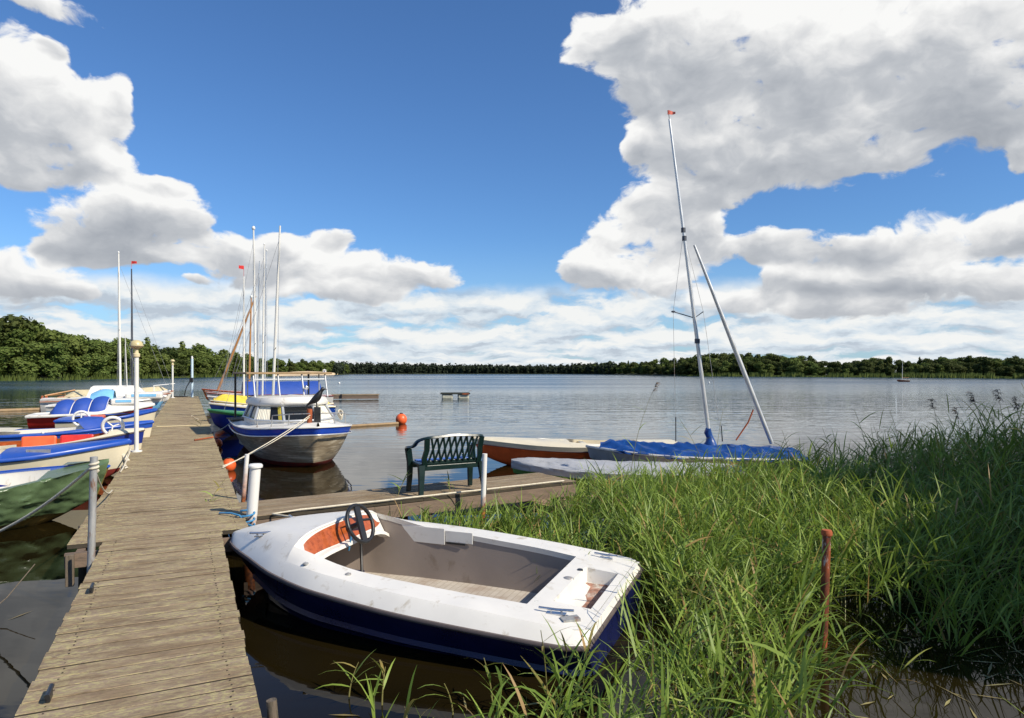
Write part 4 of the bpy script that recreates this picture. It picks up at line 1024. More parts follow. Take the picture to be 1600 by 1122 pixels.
    h.outer('bottom_paint', REDBOT, o, zhi=zb); h.outer('hull', GELCREAM, o, zlo=zb, zhi=lambda x: h.z(x)-.06); h.outer('blue_band', BLUE, o, zlo=lambda x: h.z(x)-.06, out=.01)
    h.deck(BLUE, o, .4, 2.0, .84, .78, .05, .06); h.cockpit(BLACK, ROOFPLY, o, .4, 2.0, .3); h.rail('rub_rail', BLUE, o, .035)
    b = MB(); b.box((.9,.1,.66),(.5,1.0,.3)); b.build('seat', ORPLAST, o, 0, bev=.04)
    # red boat with segmented blue tent
    L = 4.2; o = boat_root('motorboat', 'red hulled boat with white rim under a blue segmented tent cover', 'boat', (-14.8,28.2), AL, L)
    h = Hull(L, 2.0, BLUNT, [(0,.46),(.6,.52),(1,.80)], .2, .3)
    h.outer('hull', RED, o); h.rail('rub_rail', GELCOAT, o, .06); h.deck(GELCOAT, o, .6, 2.5, .78, .8, .05, .36); h.cockpit(GELCOAT, GELCREAM, o, .6, 2.5, .2)
    t = MB(); rows = []
    for i in range(37):
        f = i/36; x = .75 + 1.8*f; seg = abs(math.sin(math.pi*f*3))**.5
        rr = (.38 + .16*f + .14*seg) * (1 if 0 < i else .9)
        rows.append([(x + .1*math.sin(a), -.86*math.cos(a)*(.85+.15*seg), .52 + rr*math.sin(a)) for a in (math.pi*j/14 for j in range(15))])
    t.loft(rows)
    e = rows[0]; c0 = (.6,0,.56); n0 = len(t.v); t.v += [c0] + [tuple(p) for p in e]; t.f += [(n0, n0+1+j, n0+2+j) for j in range(14)]; t.m += [0]*14
    t.build('tent_cover', TENTBLUE, o, 30)
    b = MB()
    for f in (1/3, 2/3, .985):
        x = .75 + 1.8*f; rr = .385+.16*f; b.tube([(x + .1*math.sin(a), -.87*math.cos(a)*.86, .52 + (rr+.012)*math.sin(a)) for a in (math.pi*j/14 for j in range(15))], .018, 6)
    b.build('tent_hoop', GELCOAT, o)
    b = MB(); b.box((3.15,0,.95),(.9,1.05,.24)); b.build('cabin', GELCOAT, o, 0, bev=.06)
    b = MB(); b.box((3.15,-.53,.98),(.55,.02,.1)); b.build('window', LTBLUE, o, 0)
    # light blue boat with pale cover
    L = 4.6; o = boat_root('sailing_boat', 'white boat with light blue sides and light blue hood beyond the red boat', 'sailing boat', (-16.2,32.0), AL, L)
    h = Hull(L, 2.0, BLUNT, [(0,.66),(.6,.74),(1,1.0)], .2, .5)
    h.outer('hull', LTBLUE, o, zhi=lambda x: h.z(x)-.22); h.outer('topside', GELCOAT, o, zlo=lambda x: h.z(x)-.22); h.rail('rub_rail', GELCOAT, o, .04)
    h.deck(GELCOAT, o, .5, 2.6, .76, .75, .05, .25); h.cockpit(GELCOAT, GELCREAM, o, .5, 2.6, .25)
    t = MB(); t.loft([[(1.6+.9*i/8 , -.8*math.cos(a), .72 + (.45+.2*math.sin(math.pi*i/10))*math.sin(a)) for a in (math.pi*j/12 for j in range(13))] for i in range(9)]); t.build('hood', LTBLUE, o, 50)
    b = MB(); b.box((3.7,0,1.05),(1.5,1.25,.3)); b.build('cabin', GELCOAT, o, 0, bev=.08)
    b = MB(); b.box((3.7,-.63,1.07),(1.0,.02,.12)); b.build('window', LTBLUE, o, 0)
    mast(o, 3.0, .1, .95, 2.9, .022, WMAST, (-.1,0), stays=True, L=.8)
    # white cabin yacht with tall white mast
    L = 5.7; o = boat_root('sailing_boat', 'white cabin sailing boat with tall white mast at the far left of the jetty', 'sailing boat', (-18.3,36.6), AL, L)
    h = Hull(L, 2.2, BLUNT, [(0,.78),(.6,.86),(1,1.1)], .2, .6)
    h.outer('hull', GELCOAT, o); h.rail('rub_rail', VARNISH, o, .022, -.12); h.deck(GELCOAT, o, .5, 2.0, .72, .75, .05, .1); h.cockpit(GELCREAM, PLANK2, o, .5, 2.0, .3)
    ring = lambda p, z: [Vector((x,y,z)) for x, y in p] + [Vector((x,-y,z)) for x, y in reversed(p)]
    A = [(1.9,.82),(3.2,.8),(4.2,.66),(4.75,.4)]; B2 = [(2.1,.66),(3.2,.64),(3.9,.52),(4.2,.3)]
    c = MB(); c.loft([ring(A,.82), ring(B2,1.34)], wrap=True); c.loft([ring(B2,1.34), [Vector((p.x*.9+.3,p.y*.7,1.42)) for p in ring(B2,0)], [Vector((3.1,p.y*.02,1.43)) for p in ring(B2,0)]], wrap=True); c.build('cabin', GELCOAT, o, 25)
    w = MB()
    for s in (1,-1): w.add([(2.4,s*.776,.98),(3.15,s*.765,.98),(3.1,s*.69,1.24),(2.5,s*.70,1.24)], [(0,1,2,3)])
    w.build('window', DARKGLASS, o, 0)
    mast(o, 3.35, 0, 1.38, 6.95, .06, WMAST, (-.1,.25), spread=.42, L=2.2, topper=.05)
    b = MB(); b.tube([(.1,-.3,.95),(1.3,.35,1.2)], .035, 6); b.tube([(.0,.7,.92),(.9,.2,1.0)], .03, 6); b.build('tiller', SPRUCE, o)
    b = MB(); b.tube([(4.9,-.5,1.05),(4.9,-.5,1.4),(5.9,-.05,1.5),(4.9,.5,1.4),(4.9,.5,1.05)], .018, 6); b.build('bow_rail', WHITE, o)
    b = MB(); b.bar((.05,.5,.3),(.05,.5,.95),.12,.1); b.bar((-.12,-.2,-.1),(.0,-.2,.95),.3,.05); b.build('rudder', VARNISH, o, 0)
    # hidden behind: dark mast with red pennant
    L = 5.6; o = boat_root('sailing_boat', 'sailing boat with dark mast, red pennant and sand coloured cover, last on the left', 'sailing boat', (-19.95,40.2), AL, L)
    h = Hull(L, 2.0, DIN, [(0,.75),(.6,.8),(1,1.0)], .2, .5)
    h.outer('hull', GELCOAT, o); h.rail('rub_rail', VARNISH, o, .025); h.cover('canvas_cover', CANVAS, o, .3, 5.3, .34, .1, 4)
    mast(o, 3.5, 0, 1.0, 6.95, .055, DKMAST, (-.0,-.75), flag=(RED, 1, .9, -.4), spread=.35, L=2.2)
left_boats()

# ------------------------------------------------------------------ boats along the right side
AR = JA + math.pi
def right_boats():
    def simple(name, label, bow, L, B, mats, zs, cover=None, m=None, cat='sailing boat', rail=None, tab=DIN, deckm=None, rake=.4, cdrop=.06, ridge=.3):
        o = boat_root(name, label, cat, bow, AR, L); h = Hull(L, B, tab, [(0,zs*.8),(.55,zs*.8),(1,zs)], .22, rake); hull, rl = mats
        h.outer('hull', hull, o); h.rail('rub_rail', rl, o, .035)
        if cover: h.cover('cover', cover, o, .15, L-.12, ridge, cdrop, L*3)
        else: h.deck(deckm or GELCOAT, o, .6, L*.62, .74, .7, .04); h.cockpit(GELCREAM, ROOFPLY, o, .6, L*.62, .25)
        if m: mast(o, **m)
        return o, h
    o, h = simple('sailing_boat', 'dark blue boat with green gunwale moored right behind the grey cabin cruiser', (-10.2,22.9), 3.8, 1.7, (DKBLUE, GREENP), .88, deckm=GREENP, rail=GREENP, m=dict(x=1.75,y=0,z0=.85,h=6.35,r=.05,mat=WMAST,lean=(-.22,.32),spread=.33))
    h.outer('green_band', GREENP, o, zlo=lambda x: h.z(x)-.09, out=.01)
    simple('sailing_boat', 'small blue dinghy with cream rim and pale mast, second on the right', (-11.5,25.9), 4.6, 1.7, (BLUE, GELCREAM), .95, m=dict(x=2.9,y=0,z0=.85,h=5.6,r=.04,mat=ALU,lean=(-.1,.2),spread=.3))
    simple('sailing_boat', 'boat with bright yellow cover and orange hull, third on the right', (-12.55,28.4), 4.9, 1.8, (ORANGE, GELCREAM), .95, YELLOW, dict(x=3.6,y=0,z0=1.0,h=5.2,r=.04,mat=WMAST,lean=(0,-.03),flag=(RED,1,.7,.5),L=1.0))
    simple('sailing_boat', 'white boat with thin twin spreader mast behind the yellow covered boat', (-14.1,31.6), 4.9, 1.8, (GELCOAT, GELCOAT), 1.0, m=dict(x=2.5,y=0,z0=1.0,h=7.2,r=.045,mat=WMAST,lean=(-.1,-.1),spread=.35,topper=.04))
    o, h = simple('sailing_boat', 'white sailing boat with blue boom tent and the tallest white mast', (-15.6,34.9), 6.2, 2.1, (GELCOAT, REDBOT), 1.05, m=dict(x=3.85,y=0,z0=1.0,h=8.6,r=.065,mat=WMAST,lean=(.12,.1),spread=.3,topper=.09))
    t = MB(); t.loft([[(.6 + 3.9*i/12, s*y, z + .03*nz(i*.7,y)) for s, y, z in ((1,.85,.95),(1,.74,1.25),(1,.12,1.62),(-1,.12,1.62),(-1,.74,1.25),(-1,.85,.95))] for i in range(13)]); t.build('boom_tent', TENTBLUE, o, 40)
    simple('sailing_boat', 'white boat with slim grey mast between the two tallest masts', (-16.9,37.6), 5.2, 1.9, (GELCOAT, VARNISH), 1.05, m=dict(x=2.1,y=0,z0=1.0,h=8.0,r=.05,mat=ALU,lean=(-.1,.0),spread=.4,topper=.05))
    o, h = simple('sailing_boat', 'varnished wooden boat with brown masts, last on the right of the jetty', (-18.3,40.3), 6.0, 2.0, (VARNISH, VARNISH), 1.1, m=dict(x=3.4,y=0,z0=1.0,h=5.6,r=.06,mat=SPRUCE,lean=(-.1,.3),topper=.08,stays=False), deckm=VARNISH)
    mast(o, 5.15, 0, 1.0, 5.7, .07, SPRUCE, (-2.1,.3), stays=True, name='gaff', L=.6)
right_boats()

# ------------------------------------------------------------------ boats drawn up by the reeds
def reed_boats():
    L = 4.8; a = math.pi + .10; o = boat_root('sailing_dinghy', 'orange hulled dinghy with white deck drawn up behind the green bench', 'dinghy', (-.9,15.85), a, L)
    h = Hull(L, 1.55, DIN, [(0,.48),(.5,.47),(1,.62)], .16, .4); zc = lambda x: h.z(x) - .10
    h.outer('hull', ORANGE, o, zhi=zc); h.outer('topside', GELCREAM, o, zlo=zc, out=.012); h.rail('rub_rail', RUBBER, o, .014, -.10); h.deck(GELCREAM, o, .9, 2.6, .6, .5, .05, .06); h.cockpit(GELCREAM, ROOFPLY, o, .9, 2.6, .2)
    b = MB(); b.box((2.2,0,.47),(.12,1.1,.05)); b.box((2.75,.1,.55),(.1,.06,.08)); b.build('thwart', GELCREAM, o, 0, bev=.008)
    tube_part('coaming', [(2.65,.5,.52),(3.3,.0,.60),(2.65,-.5,.52)], .02, GELCOAT, o)
    L = 4.3; a = math.pi - .14; o = boat_root('covered_dinghy', 'light green dinghy under a grey tarpaulin on the sandy bank', 'dinghy', (-.02,13.2), a, L, z=.05)
    h = Hull(L, 1.5, DIN, [(0,.30),(.5,.29),(1,.38)], .12, .25); h.outer('hull', LIMEP, o); h.cover('tarpaulin', TARPGREY, o, -.05, L-.01, .10, .13, 3, .035, .05)
    L = 4.35; a = math.pi - .16; o = boat_root('sailing_boat', 'grey dinghy with blue tarpaulin and tall leaning mast behind the reeds', 'sailing boat', (1.65,15.1), a, L, z=.05)
    h = Hull(L, 1.6, DIN, [(0,.34),(.5,.36),(1,.48)], .16, .3); h.outer('hull', TARPGREY, o); h.rail('rub_rail', GELCOAT, o, .03)
    h.cover('tarpaulin', TARPBLUE, o, -.15, L-.3, .17, .05, 8, .02, .14, p=1.0)
    r0 = o; Yb = 14.8
    def loc(px, py, Y):
        w = Vector(((px-800)/F*Y, Y, H + (HZ-py)/F*Y)) - Vector(r0.location); an = -a
        return Vector((w.x*math.cos(an) - w.y*math.sin(an), w.x*math.sin(an) + w.y*math.cos(an), w.z))
    p, q = loc(1111,704,15.0), loc(1046,186,15.0)
    m = MB().tube([p, p.lerp(q,.5), q], [.045,.04,.024], 10).build('mast', ALU, o)
    c = p.lerp(q, .40); k = MB(); ca = loc(1052,487,15.0); cb = loc(1099,487,15.0); k.tube([ca, c, cb], .012, 6); k.ball(ca, .03, 8, 5, (1.6,1,.8)); k.build('spreader', DKMAST, m)
    k = MB(); k.tube([p.lerp(q,.66), ca, loc(1056,690,15.0)], .004, 4); k.tube([p.lerp(q,.66), cb, loc(1128,690,15.2)], .004, 4); k.build('stay', STEEL, m)
    for f in (.33,.64,.665): 
        k = MB(); k.tube([p.lerp(q,f)-Vector((.0,0,.05)), p.lerp(q,f)+Vector((0,0,.05))], .058 if f < .5 else .05, 8); k.build('mast_fitting', DKMAST, m)
    k = MB(); k.tube([q, q + (q-p).normalized()*.14], .008, 5); k.build('mast_tip', DKMAST, m)
    k = MB(); f0 = loc(1043,172,15.0); k.loft([[f0 + Vector((-.17*i/4*1, .02*math.sin(i*1.7), .0-.012*i)), f0 + Vector((-.17*i/4, .02*math.sin(i*1.7+.5), -.10))] for i in range(5)]); k.build('pennant', M('pennant_red', (.75,.16,.1), .6, .08), m, 50)
    bo = MB(); c1 = p.lerp(q, .068)
    bo.tube([c1 + (p-c1)*t + Vector((.02*math.sin(9*t), .02*math.cos(7*t), 0)) for t in (0,.2,.4,.6,.8,1.0)], [.055,.085,.075,.11,.17,.26], 10); bo.build('mast_boot', TARPBLUE, o)
    p, q = loc(1206,693,14.7), loc(1085,383,14.7)
    s = MB().tube([p, p.lerp(q,.5), q], [.045,.05,.028], 10).build('gaff', ALU, o)
    k = MB(); k.tube([loc(1177,640,14.7), loc(1169,660,14.7), loc(1150,688,14.7)], .018, 6); k.build('strut', VARNISH, s)
    tube_part('shroud_post', [loc(1056,690,15), loc(1056,652,15)], .012, BLACK, o); tube_part('shroud_post', [loc(1129,690,15), loc(1127,665,15)], .012, BLACK, o)
reed_boats()

# ------------------------------------------------------------------ the bench
def bench():
    Bp = Vector((-1.22, 9.27, DECK)); o = empty('bench', Bp, math.atan2(.41,.746)); tag(o, 'dark green plastic two seat garden bench with lattice back on the side jetty', 'bench')
    W, D = .90, .43                                # local x along the seat, local y towards the lake; the back stands at y = 0
    st = MB(); st.box((W/2, D/2+.02, .405),(W+.02,D-.02,.045)); st.build('seat', BENCHGREEN, o, 0, bev=.012)
    ss = MB()
    for i in range(5): ss.box((W/2, .09+.085*i, .432),(W-.12,.06,.012))
    ss.build('seat_strip', BLUECUSH, o, 0, bev=.004)
    ap = MB(); ap.box((W/2,.03,.365),(W-.06,.03,.07)); ap.box((W/2,D,.365),(W-.06,.03,.07)); ap.build('apron', BENCHGREEN, o, 0, bev=.006)
    for x, s in ((0,-1),(W,1)):
        l = MB(); l.loft([[Vector((x+dx*k+s*sp, y+dy*k, z)) for dx, dy in ((-.5,-.4),(.5,-.4),(.5,.4),(-.5,.4))] for z, k, y, sp in ((0,.062,-.03,.03),(.2,.075,0,.012),(.41,.095,.03,0))], wrap=True); l.build('leg', BENCHGREEN, o, 30, bev=.006)
        l = MB(); l.loft([[Vector((x+dx*k+s*sp, y+dy*k, z)) for dx, dy in ((-.5,-.4),(.5,-.4),(.5,.4),(-.5,.4))] for z, k, y, sp in ((0,.06,D+.02,.03),(.2,.07,D,.02),(.41,.08,D-.01,.02),(.6,.085,D-.02,.05))], wrap=True); l.build('leg', BENCHGREEN, o, 30, bev=.006)
    def arch(z0, z1, n=20): return None
    for x, s in ((.05,-1),(W-.05,1)):             # back stiles
        bk = MB()
        pts = [Vector((x, .03, .39)), Vector((x+s*.02, -.0, .5)), Vector((x-s*.0, -.045, .62)), Vector((x+s*.01, -.085, .77))]
        rows = [[p + Vector((dx*.07, dy*.035, 0)) for dx, dy in ((-.5,-.5),(.5,-.5),(.5,.5),(-.5,.5))] for p in pts]; bk.loft(rows, wrap=True); bk.build('back_stile', BENCHGREEN, o, 30)
    tr = MB(); pts = []
    for x, y, z in ((-.06,D+.0,.615),(-.075,D*.72,.635),(-.06,D*.4,.66),(-.03,.08,.735),(.04,-.06,.785),(.2,-.09,.80),(W/2,-.095,.815),(W-.2,-.09,.80),(W-.04,-.06,.785),(W+.03,.08,.735),(W+.06,D*.4,.66),(W+.075,D*.72,.635),(W+.06,D,.615)): pts.append(Vector((x,y,z)))
    sm = [pts[0]]
    for i in range(len(pts)-1):
        p0, p1, p2, p3 = pts[max(i-1,0)], pts[i], pts[i+1], pts[min(i+2,len(pts)-1)]
        for k in range(1,6):
            t = k/5; sm.append(.5*((2*p1) + (p2-p0)*t + (2*p0-5*p1+4*p2-p3)*t*t + (3*p1-p0-3*p2+p3)*t**3))
    rows = []
    for i, p in enumerate(sm):
        d = (sm[min(i+1,len(sm)-1)] - sm[max(i-1,0)]).normalized(); n_ = Vector((-d.y, d.x, 0)).normalized(); u = d.cross(n_); u = u if u.z > 0 else -u
        rows.append([p + n_*a*.034 + u*b*.02 for a, b in ((-1,-.6),(-.6,.8),(.6,.8),(1,-.6),(.5,-1),(-.5,-1))])
    tr.loft(rows, wrap=True); n0 = len(tr.v) - 6*len(sm); tr.f += [tuple(n0+j for j in range(6)), tuple(n0+6*(len(sm)-1)+j for j in range(6))]; tr.m += [0,0]
    tr.build('armrest_rail', BENCHGREEN, o, 45, fix=True)
    la = MB(); x0, x1 = .10, W-.10; n = 4; zt, zb = .79, .45
    yb = lambda z: .02 - (z-.42)*.30
    for i in range(n):
        a, b = x0 + (x1-x0)*i/n, x0 + (x1-x0)*(i+1)/n; m_ = (a+b)/2
        for p, q in (((a,zb),(m_,zt)),((m_,zt),(b,zb)),((a,zt-.0),(m_,zb)),((m_,zb),(b,zt))):
            la.bar((p[0],yb(p[1]) + (.008 if p[1] < q[1] else 0),p[1]),(q[0],yb(q[1]) + (.008 if p[1] < q[1] else 0),q[1]),.024,.02,(0,1,0))
    la.build('lattice', BENCHGREEN, o, 0)
    MB().box((W/2,.035,.44),(W-.1,.03,.05)).build('lower_rail', BENCHGREEN, o, 0, bev=.006)
bench()

# ------------------------------------------------------------------ things on the water
def buoy(px, py, r, label, name='buoy', mat=ORPLAST, sink=.25, group=None):
    p = ground(px, py); o = empty(name, p); tag(o, label, 'buoy', group)
    z = r*(1-sink); MB().ball((0,0,z), r, 20, 12, (1,1,1.04)).build('float', mat, o)
    MB().lathe([(r*.3,z+r*.95),(r*.28,z+r*1.14),(r*.0,z+r*1.18)], 12).build('eye', BLACK if mat is ORPLAST else mat, o); return p
buoy(627, 662, .235, 'orange ball buoy at the end of the brown floating pole')
buoy(357.5, 735, .15, 'orange round fender buoy with blue cap beside the jetty', 'fender')
buoy(339, 699, .145, 'red orange fender buoy between the jetty and the grey cruiser', 'fender')
buoy(530, 600, .17, 'small white mooring buoy left of the swimming raft', mat=WHITE)
buoy(1108, 599, .15, 'tiny white buoy seen just right of the leaning mast', mat=WHITE)
def pole(a, b, r, mat, name, label, cat, z=.04):
    a, b = ground(*a), ground(*b); o = MB().tube([Vector((0,0,z)), (b-a)*.5 + Vector((0,0,z)), b - a + Vector((0,0,z))], r, 8).build(name, mat); o.location = a; tag(o, label, cat)
pole((470,672),(622,663), .055, ROOFPLY, 'floating_pole', 'brown floating pole running from the grey cruiser to the orange buoy', 'pole')
pole((-60,645),(76,640.5), .10, ROOFPLY, 'floating_boom', 'long brown floating boom on the left beyond the red boat', 'boom')
def raft():
    p = ground(711, 622.5); o = empty('swimming_raft', p, .1); tag(o, 'small square swimming raft on white floats in the middle of the lake', 'raft')
    MB().box((0,0,.40),(2.3,2.0,.09)).build('platform', M('dark_raft_boards', (.035,.038,.03), .95, .2, spec=.15), o, 0, bev=.02)
    for x in (-.65,.68):
        MB().box((x*.95,0,.15),(.86,1.85,.4)).build('float_drum', M('weathered_float', (.42,.41,.32), .6, .2, 4, .05, (.15,.17,.1), .45), o, 0, bev=.1)
    b = MB(); b.box((.8,-1.02,.38),(.5,.06,.1)); b.build('rust_patch', RUST, o, 0)
    b = MB(); b.tube([(1.05,-.2,.6),(1.3,-.2,.62)], .03, 6); b.build('ladder_rail', STEEL, o)
raft()
def log_raft():
    a, b = ground(500, 624), ground(592, 623.5); o = empty('floating_jetty', a, math.atan2((b-a).y, (b-a).x)); tag(o, 'low brown floating jetty behind the grey cruiser canopy', 'floating jetty')
    l = (b-a).length; MB().box((l/2,0,.33),(l,1.0,.1)).build('deck', PLANK2, o, 0, bev=.02); MB().box((l/2,-.4,.16),(l,.14,.24)).build('beam', FASCIA, o, 0)
    MB().box((l*.37,-.53,.25),(.12,.05,.3)).build('fender_block', BLACK, o, 0)
log_raft()
def far_boat():
    p = ground(1421, 596.5); o = empty('sailing_boat', p, R(172)); tag(o, 'distant small sailing boat with bare mast near the right shore', 'sailing boat')
    h = Hull(2.3, .9, DIN, [(0,.3),(1,.42)], .1, .2); h.outer('hull', VARNISH, o); h.rail('rub_rail', GELCOAT, o, .04); h.deck(ROOFPLY, o, .5, 1.4, .6); h.cockpit(VARNISH, ROOFPLY, o, .5, 1.4, .15)
    MB().tube([(1.3,0,.2),(1.25,0,4.2)], [.05,.025], 6).build('mast', WMAST, o)
    MB().tube([(1.3,0,.75),(.1,0,.8)], .04, 6).build('boom', SPRUCE, o)
far_boat()

# ------------------------------------------------------------------ ropes
def rope(pts, r, mat, label, name='mooring_rope'):
    o = MB().tube(pts, r, 7).build(name, mat, None, 60); tag(o, label, 'rope'); return o
rope(sag(PG - Vector((0,0,.07)), (-6.9, 7.6, .22), .28, 18), .014, ROPE, 'white mooring rope hanging from the grey steel post to the left')
rope([PG + Vector((.034*math.cos(a), .034*math.sin(a), -.13 + .006*a)) for a in (i*.5 for i in range(30))], .011, ROPE, 'rope lashing wound round the top of the grey steel post', 'rope_lashing')
rope(sag(PG - Vector((0,0,.09)), jw(.10, 3.2, DECK+.02), .12, 12), .009, ROPE, 'thin rope from the grey steel post down to the jetty planks')
rope(sag(cw(5.62,-.06,1.22), jw(1.6, 4.95, DECK+.02), .05, 18), .010, ROPE, 'pale mooring rope from the cruiser bow down to the jetty')
rope(sag(cw(5.55,-.02,1.2), jw(1.61, 5.15, DECK+.02), .09, 18), .010, ROPE, 'second slacker mooring rope from the cruiser bow to the jetty')
rope(sag(cw(.3,-1.15,.7), jw(1.62, 12.4, DECK+.02), .05, 8), .014, ROPE, 'short stern rope of the grey cruiser to the jetty')
tb = HERO.matrix_world
def hw(x, y, z):
    a = HERO.rotation_euler.z; c = HERO.location; s = HERO.scale.x; x, y, z = s*x, s*y, s*z; return Vector((c.x + x*math.cos(a) - y*math.sin(a), c.y + x*math.sin(a) + y*math.cos(a), c.z + z))
pr = [hw(3.22,-.28,.735), hw(3.05,-.52,.715)]
rope(pr + [sw(.32,-.03,DECK+.0)] + [sw(.4 + .25*i, -.012 + .006*math.sin(i*2.1), DECK + .012) for i in range(1, 18)], .012, ROPE, 'pale rope stretched along the near edge of the side jetty')
PWb = sw(.06,-.03)
bl = [hw(3.22,-.28,.735), hw(3.42,-.30,.70), Vector((-3.02,7.9,.5)) ]
rope(sag(hw(3.2,-.28,.735), hw(3.5,-.42,.70), .02, 6) + sag(hw(3.5,-.42,.70), Vector((-3.05,7.88,.42)), .05, 8), .017, BLUEROPE, 'blue rope from the white motorboat bow to the white capped post')
rope([Vector((-3.07 + .075*math.cos(a), 7.93 + .075*math.sin(a), .40 + .011*a)) for a in (i*.45 for i in range(40))], .011, BLUEROPE, 'blue rope wound round the foot of the white capped post', 'rope_lashing')
rope([jw(1.4,.9,DECK+.02), jw(1.52,.75,DECK+.035), jw(1.6,.6,DECK+.03), Vector((-3.07,7.86,.47))], .011, BLUEROPE, 'blue rope tail lying on the jetty corner')
k = [Vector((.05*math.cos(a)*(1-.4*i/30), .05*math.sin(a), .02+.0006*i)) + hw(3.2,-.3,.72) for i, a in ((i, i*.7) for i in range(30))]
rope(k, .011, ROPE, 'pale rope knot on the bow cleat of the white motorboat', 'rope_knot')
for (y, s, lab) in ((5.6,.1,'rope end lying on the left jetty edge by the blue decked boat'),(9.0,.1,'small rope coil on the left jetty edge by the orange seated boat')):
    rope([jw(.07 + .05*math.sin(i*.9+s), y + .05*i, DECK + .018 + .01*(i % 2)) for i in range(8)], .013, ROPE, lab, 'rope_end')
rope(sag((-7.2,12.9,.75), jw(.05,5.2,DECK+.02), .05, 8), .012, ROPE, 'bow rope of the blue decked boat to the jetty')
rope(sag(jw(1.66,20,.45), (-10.6,22.6,.7), .1, 8), .016, ROPE, 'bow rope of the dark blue boat to the jetty')
rope([jw(-.25,-.05,.36), jw(-.42,-.3,.14), jw(-.62,-.6,.0)], .005, PILING, 'rusty chain hanging from the ledge into the water', 'rusty_chain')
rope(sag(jw(1.2,10.3,DECK+.02), jw(1.62,10.6,DECK+.05), .0, 6), .022, RUST, 'dark rusty bar lying on the right jetty edge', 'rusty_bar')
# ------------------------------------------------------------------ near bank and reeds
def bank():
    b = MB(); rows = []
    edge = [(-2.2,10.75,-.05),(-.9,11.6,.06),(-.3,12.4,.08),(1.0,12.9,.1),(2.4,14.2,.1),(4.5,14.6,.1),(7.0,13.6,.12),(11,13,.2),(20,15,.5),(40,22,1)]
    near = [(-1.9,10.0),(.2,10.6),(.9,10.6),(2.2,10.4),(3.4,9.6),(5.2,8.9),(7.6,7.2),(10,6.0),(20,2),(40,-10)]
    for (x, y, z), (nx, ny) in zip(edge, near):
        rows.append([(x + (x-nx)*.12, y + (y-ny)*.12 + .4, -.3), (x, y, -.02)] + [(x + (nx-x)*t, y + (ny-y)*t, z*(1 - .4*t) + .04*nz(x*2, y*2 + t*5) * (1 if t < .9 else .4)) for t in (.15,.3,.5,.7,.9)] + [(nx, ny, -.03), (nx + .3, ny - .5, -.3)])
    b.loft(rows, flip=True); o = b.build('shore', SAND, smooth=80); tag(o, kind='structure')
bank()

def strips(rg, base, dirs, lens, width, droop, seg=4, taper=.55, twist=0, up=None):
    """grass-like blades as arrays; base (n,3), dirs (n,3) unit start directions, droop pulls the tip down"""
    n = len(base); pts = np.zeros((n, seg+1, 3)); d = dirs.copy(); p = base.copy(); pts[:,0] = p
    for i in range(seg):
        p = p + d * (lens/seg)[:,None]; pts[:,i+1] = p
        d = d.copy(); d[:,2] -= droop/seg * (1 + i*.4); d /= np.linalg.norm(d, axis=1)[:,None]
    side = np.cross(dirs, rg.normal(size=(n,3))*.35 + np.array([0,0,1.0])); side /= (np.linalg.norm(side, axis=1)[:,None] + 1e-9)
    prof = np.array([.55, 1.0, .85, .55, .04]) if seg == 4 else np.linspace(1, .3, seg+1)
    w = width[:,None] * prof[None,:] * .5
    Lf = pts - side[:,None,:]*w[:,:,None]; Rt = pts + side[:,None,:]*w[:,:,None]
    V = np.stack([Lf, Rt], 2).reshape(-1, 3); m = (seg+1)*2
    f = np.array([[2*i, 2*i+1, 2*i+3, 2*i+2] for i in range(seg)])
    Fq = (np.arange(n)[:,None,None]*m + f[None]).reshape(-1,4)
    return V, Fq
def reed_arrays(rg, X, Y, hgt, lean_dir, lean, nleaf, leaflen, z0=-.05):
    n = len(X); Vs, Fs, Ms, c = [], [], [], 0
    base = np.stack([X, Y, np.full(n, z0)], 1)
    ld = np.stack([np.cos(lean_dir)*lean, np.sin(lean_dir)*lean, np.ones(n)], 1); ld /= np.linalg.norm(ld, axis=1)[:,None]
    V, Fq = strips(rg, base, ld, hgt, np.full(n, .007), lean*.7, seg=3); Vs.append(V); Fs.append(Fq); Ms.append(np.ones(len(Fq))); c += len(V)
    ctr = V.reshape(n, 4, 2, 3).mean(2)
    V2, F2 = strips(rg, base + np.array([.003,.0,0]), ld, hgt, np.full(n, .006), lean*.7, seg=3)
    for k in range(nleaf):
        f = (.25 + .75*(k + rg.uniform(.1,.9,n))/nleaf)
        f = np.clip(f, 0, .999); i = np.floor(f*3).astype(int); t = (f*3 - i)[:,None]
        b = ctr[np.arange(n), i]*(1-t) + ctr[np.arange(n), i+1]*t
        a = lean_dir + rg.normal(0, 1.2, n); el = rg.uniform(.35, 1.3, n)
        d = np.stack([np.cos(a)*np.cos(el), np.sin(a)*np.cos(el), np.sin(el)], 1)
        ll = leaflen * rg.uniform(.55, 1.25, n) * (.75 + .25*np.sin(f*3)); keep = rg.uniform(0,1,n) < .92
        V, Fq = strips(rg, b[keep], d[keep], ll[keep], rg.uniform(.009,.021,n)[keep], rg.uniform(.1, .95, n)[keep])
        Vs.append(V); Fs.append(Fq + c); Ms.append(np.zeros(len(Fq))); c += len(V)
    return np.concatenate(Vs), np.concatenate(Fs), np.concatenate(Ms)
def inside(poly, x, y):
    r = np.zeros(len(x), bool); n = len(poly)
    for i in range(n):
        x1, y1 = poly[i]; x2, y2 = poly[(i+1) % n]
        c = ((y1 > y) != (y2 > y)) & (x < (x2-x1)*(y-y1)/(y2-y1+1e-12) + x1); r ^= c
    return r
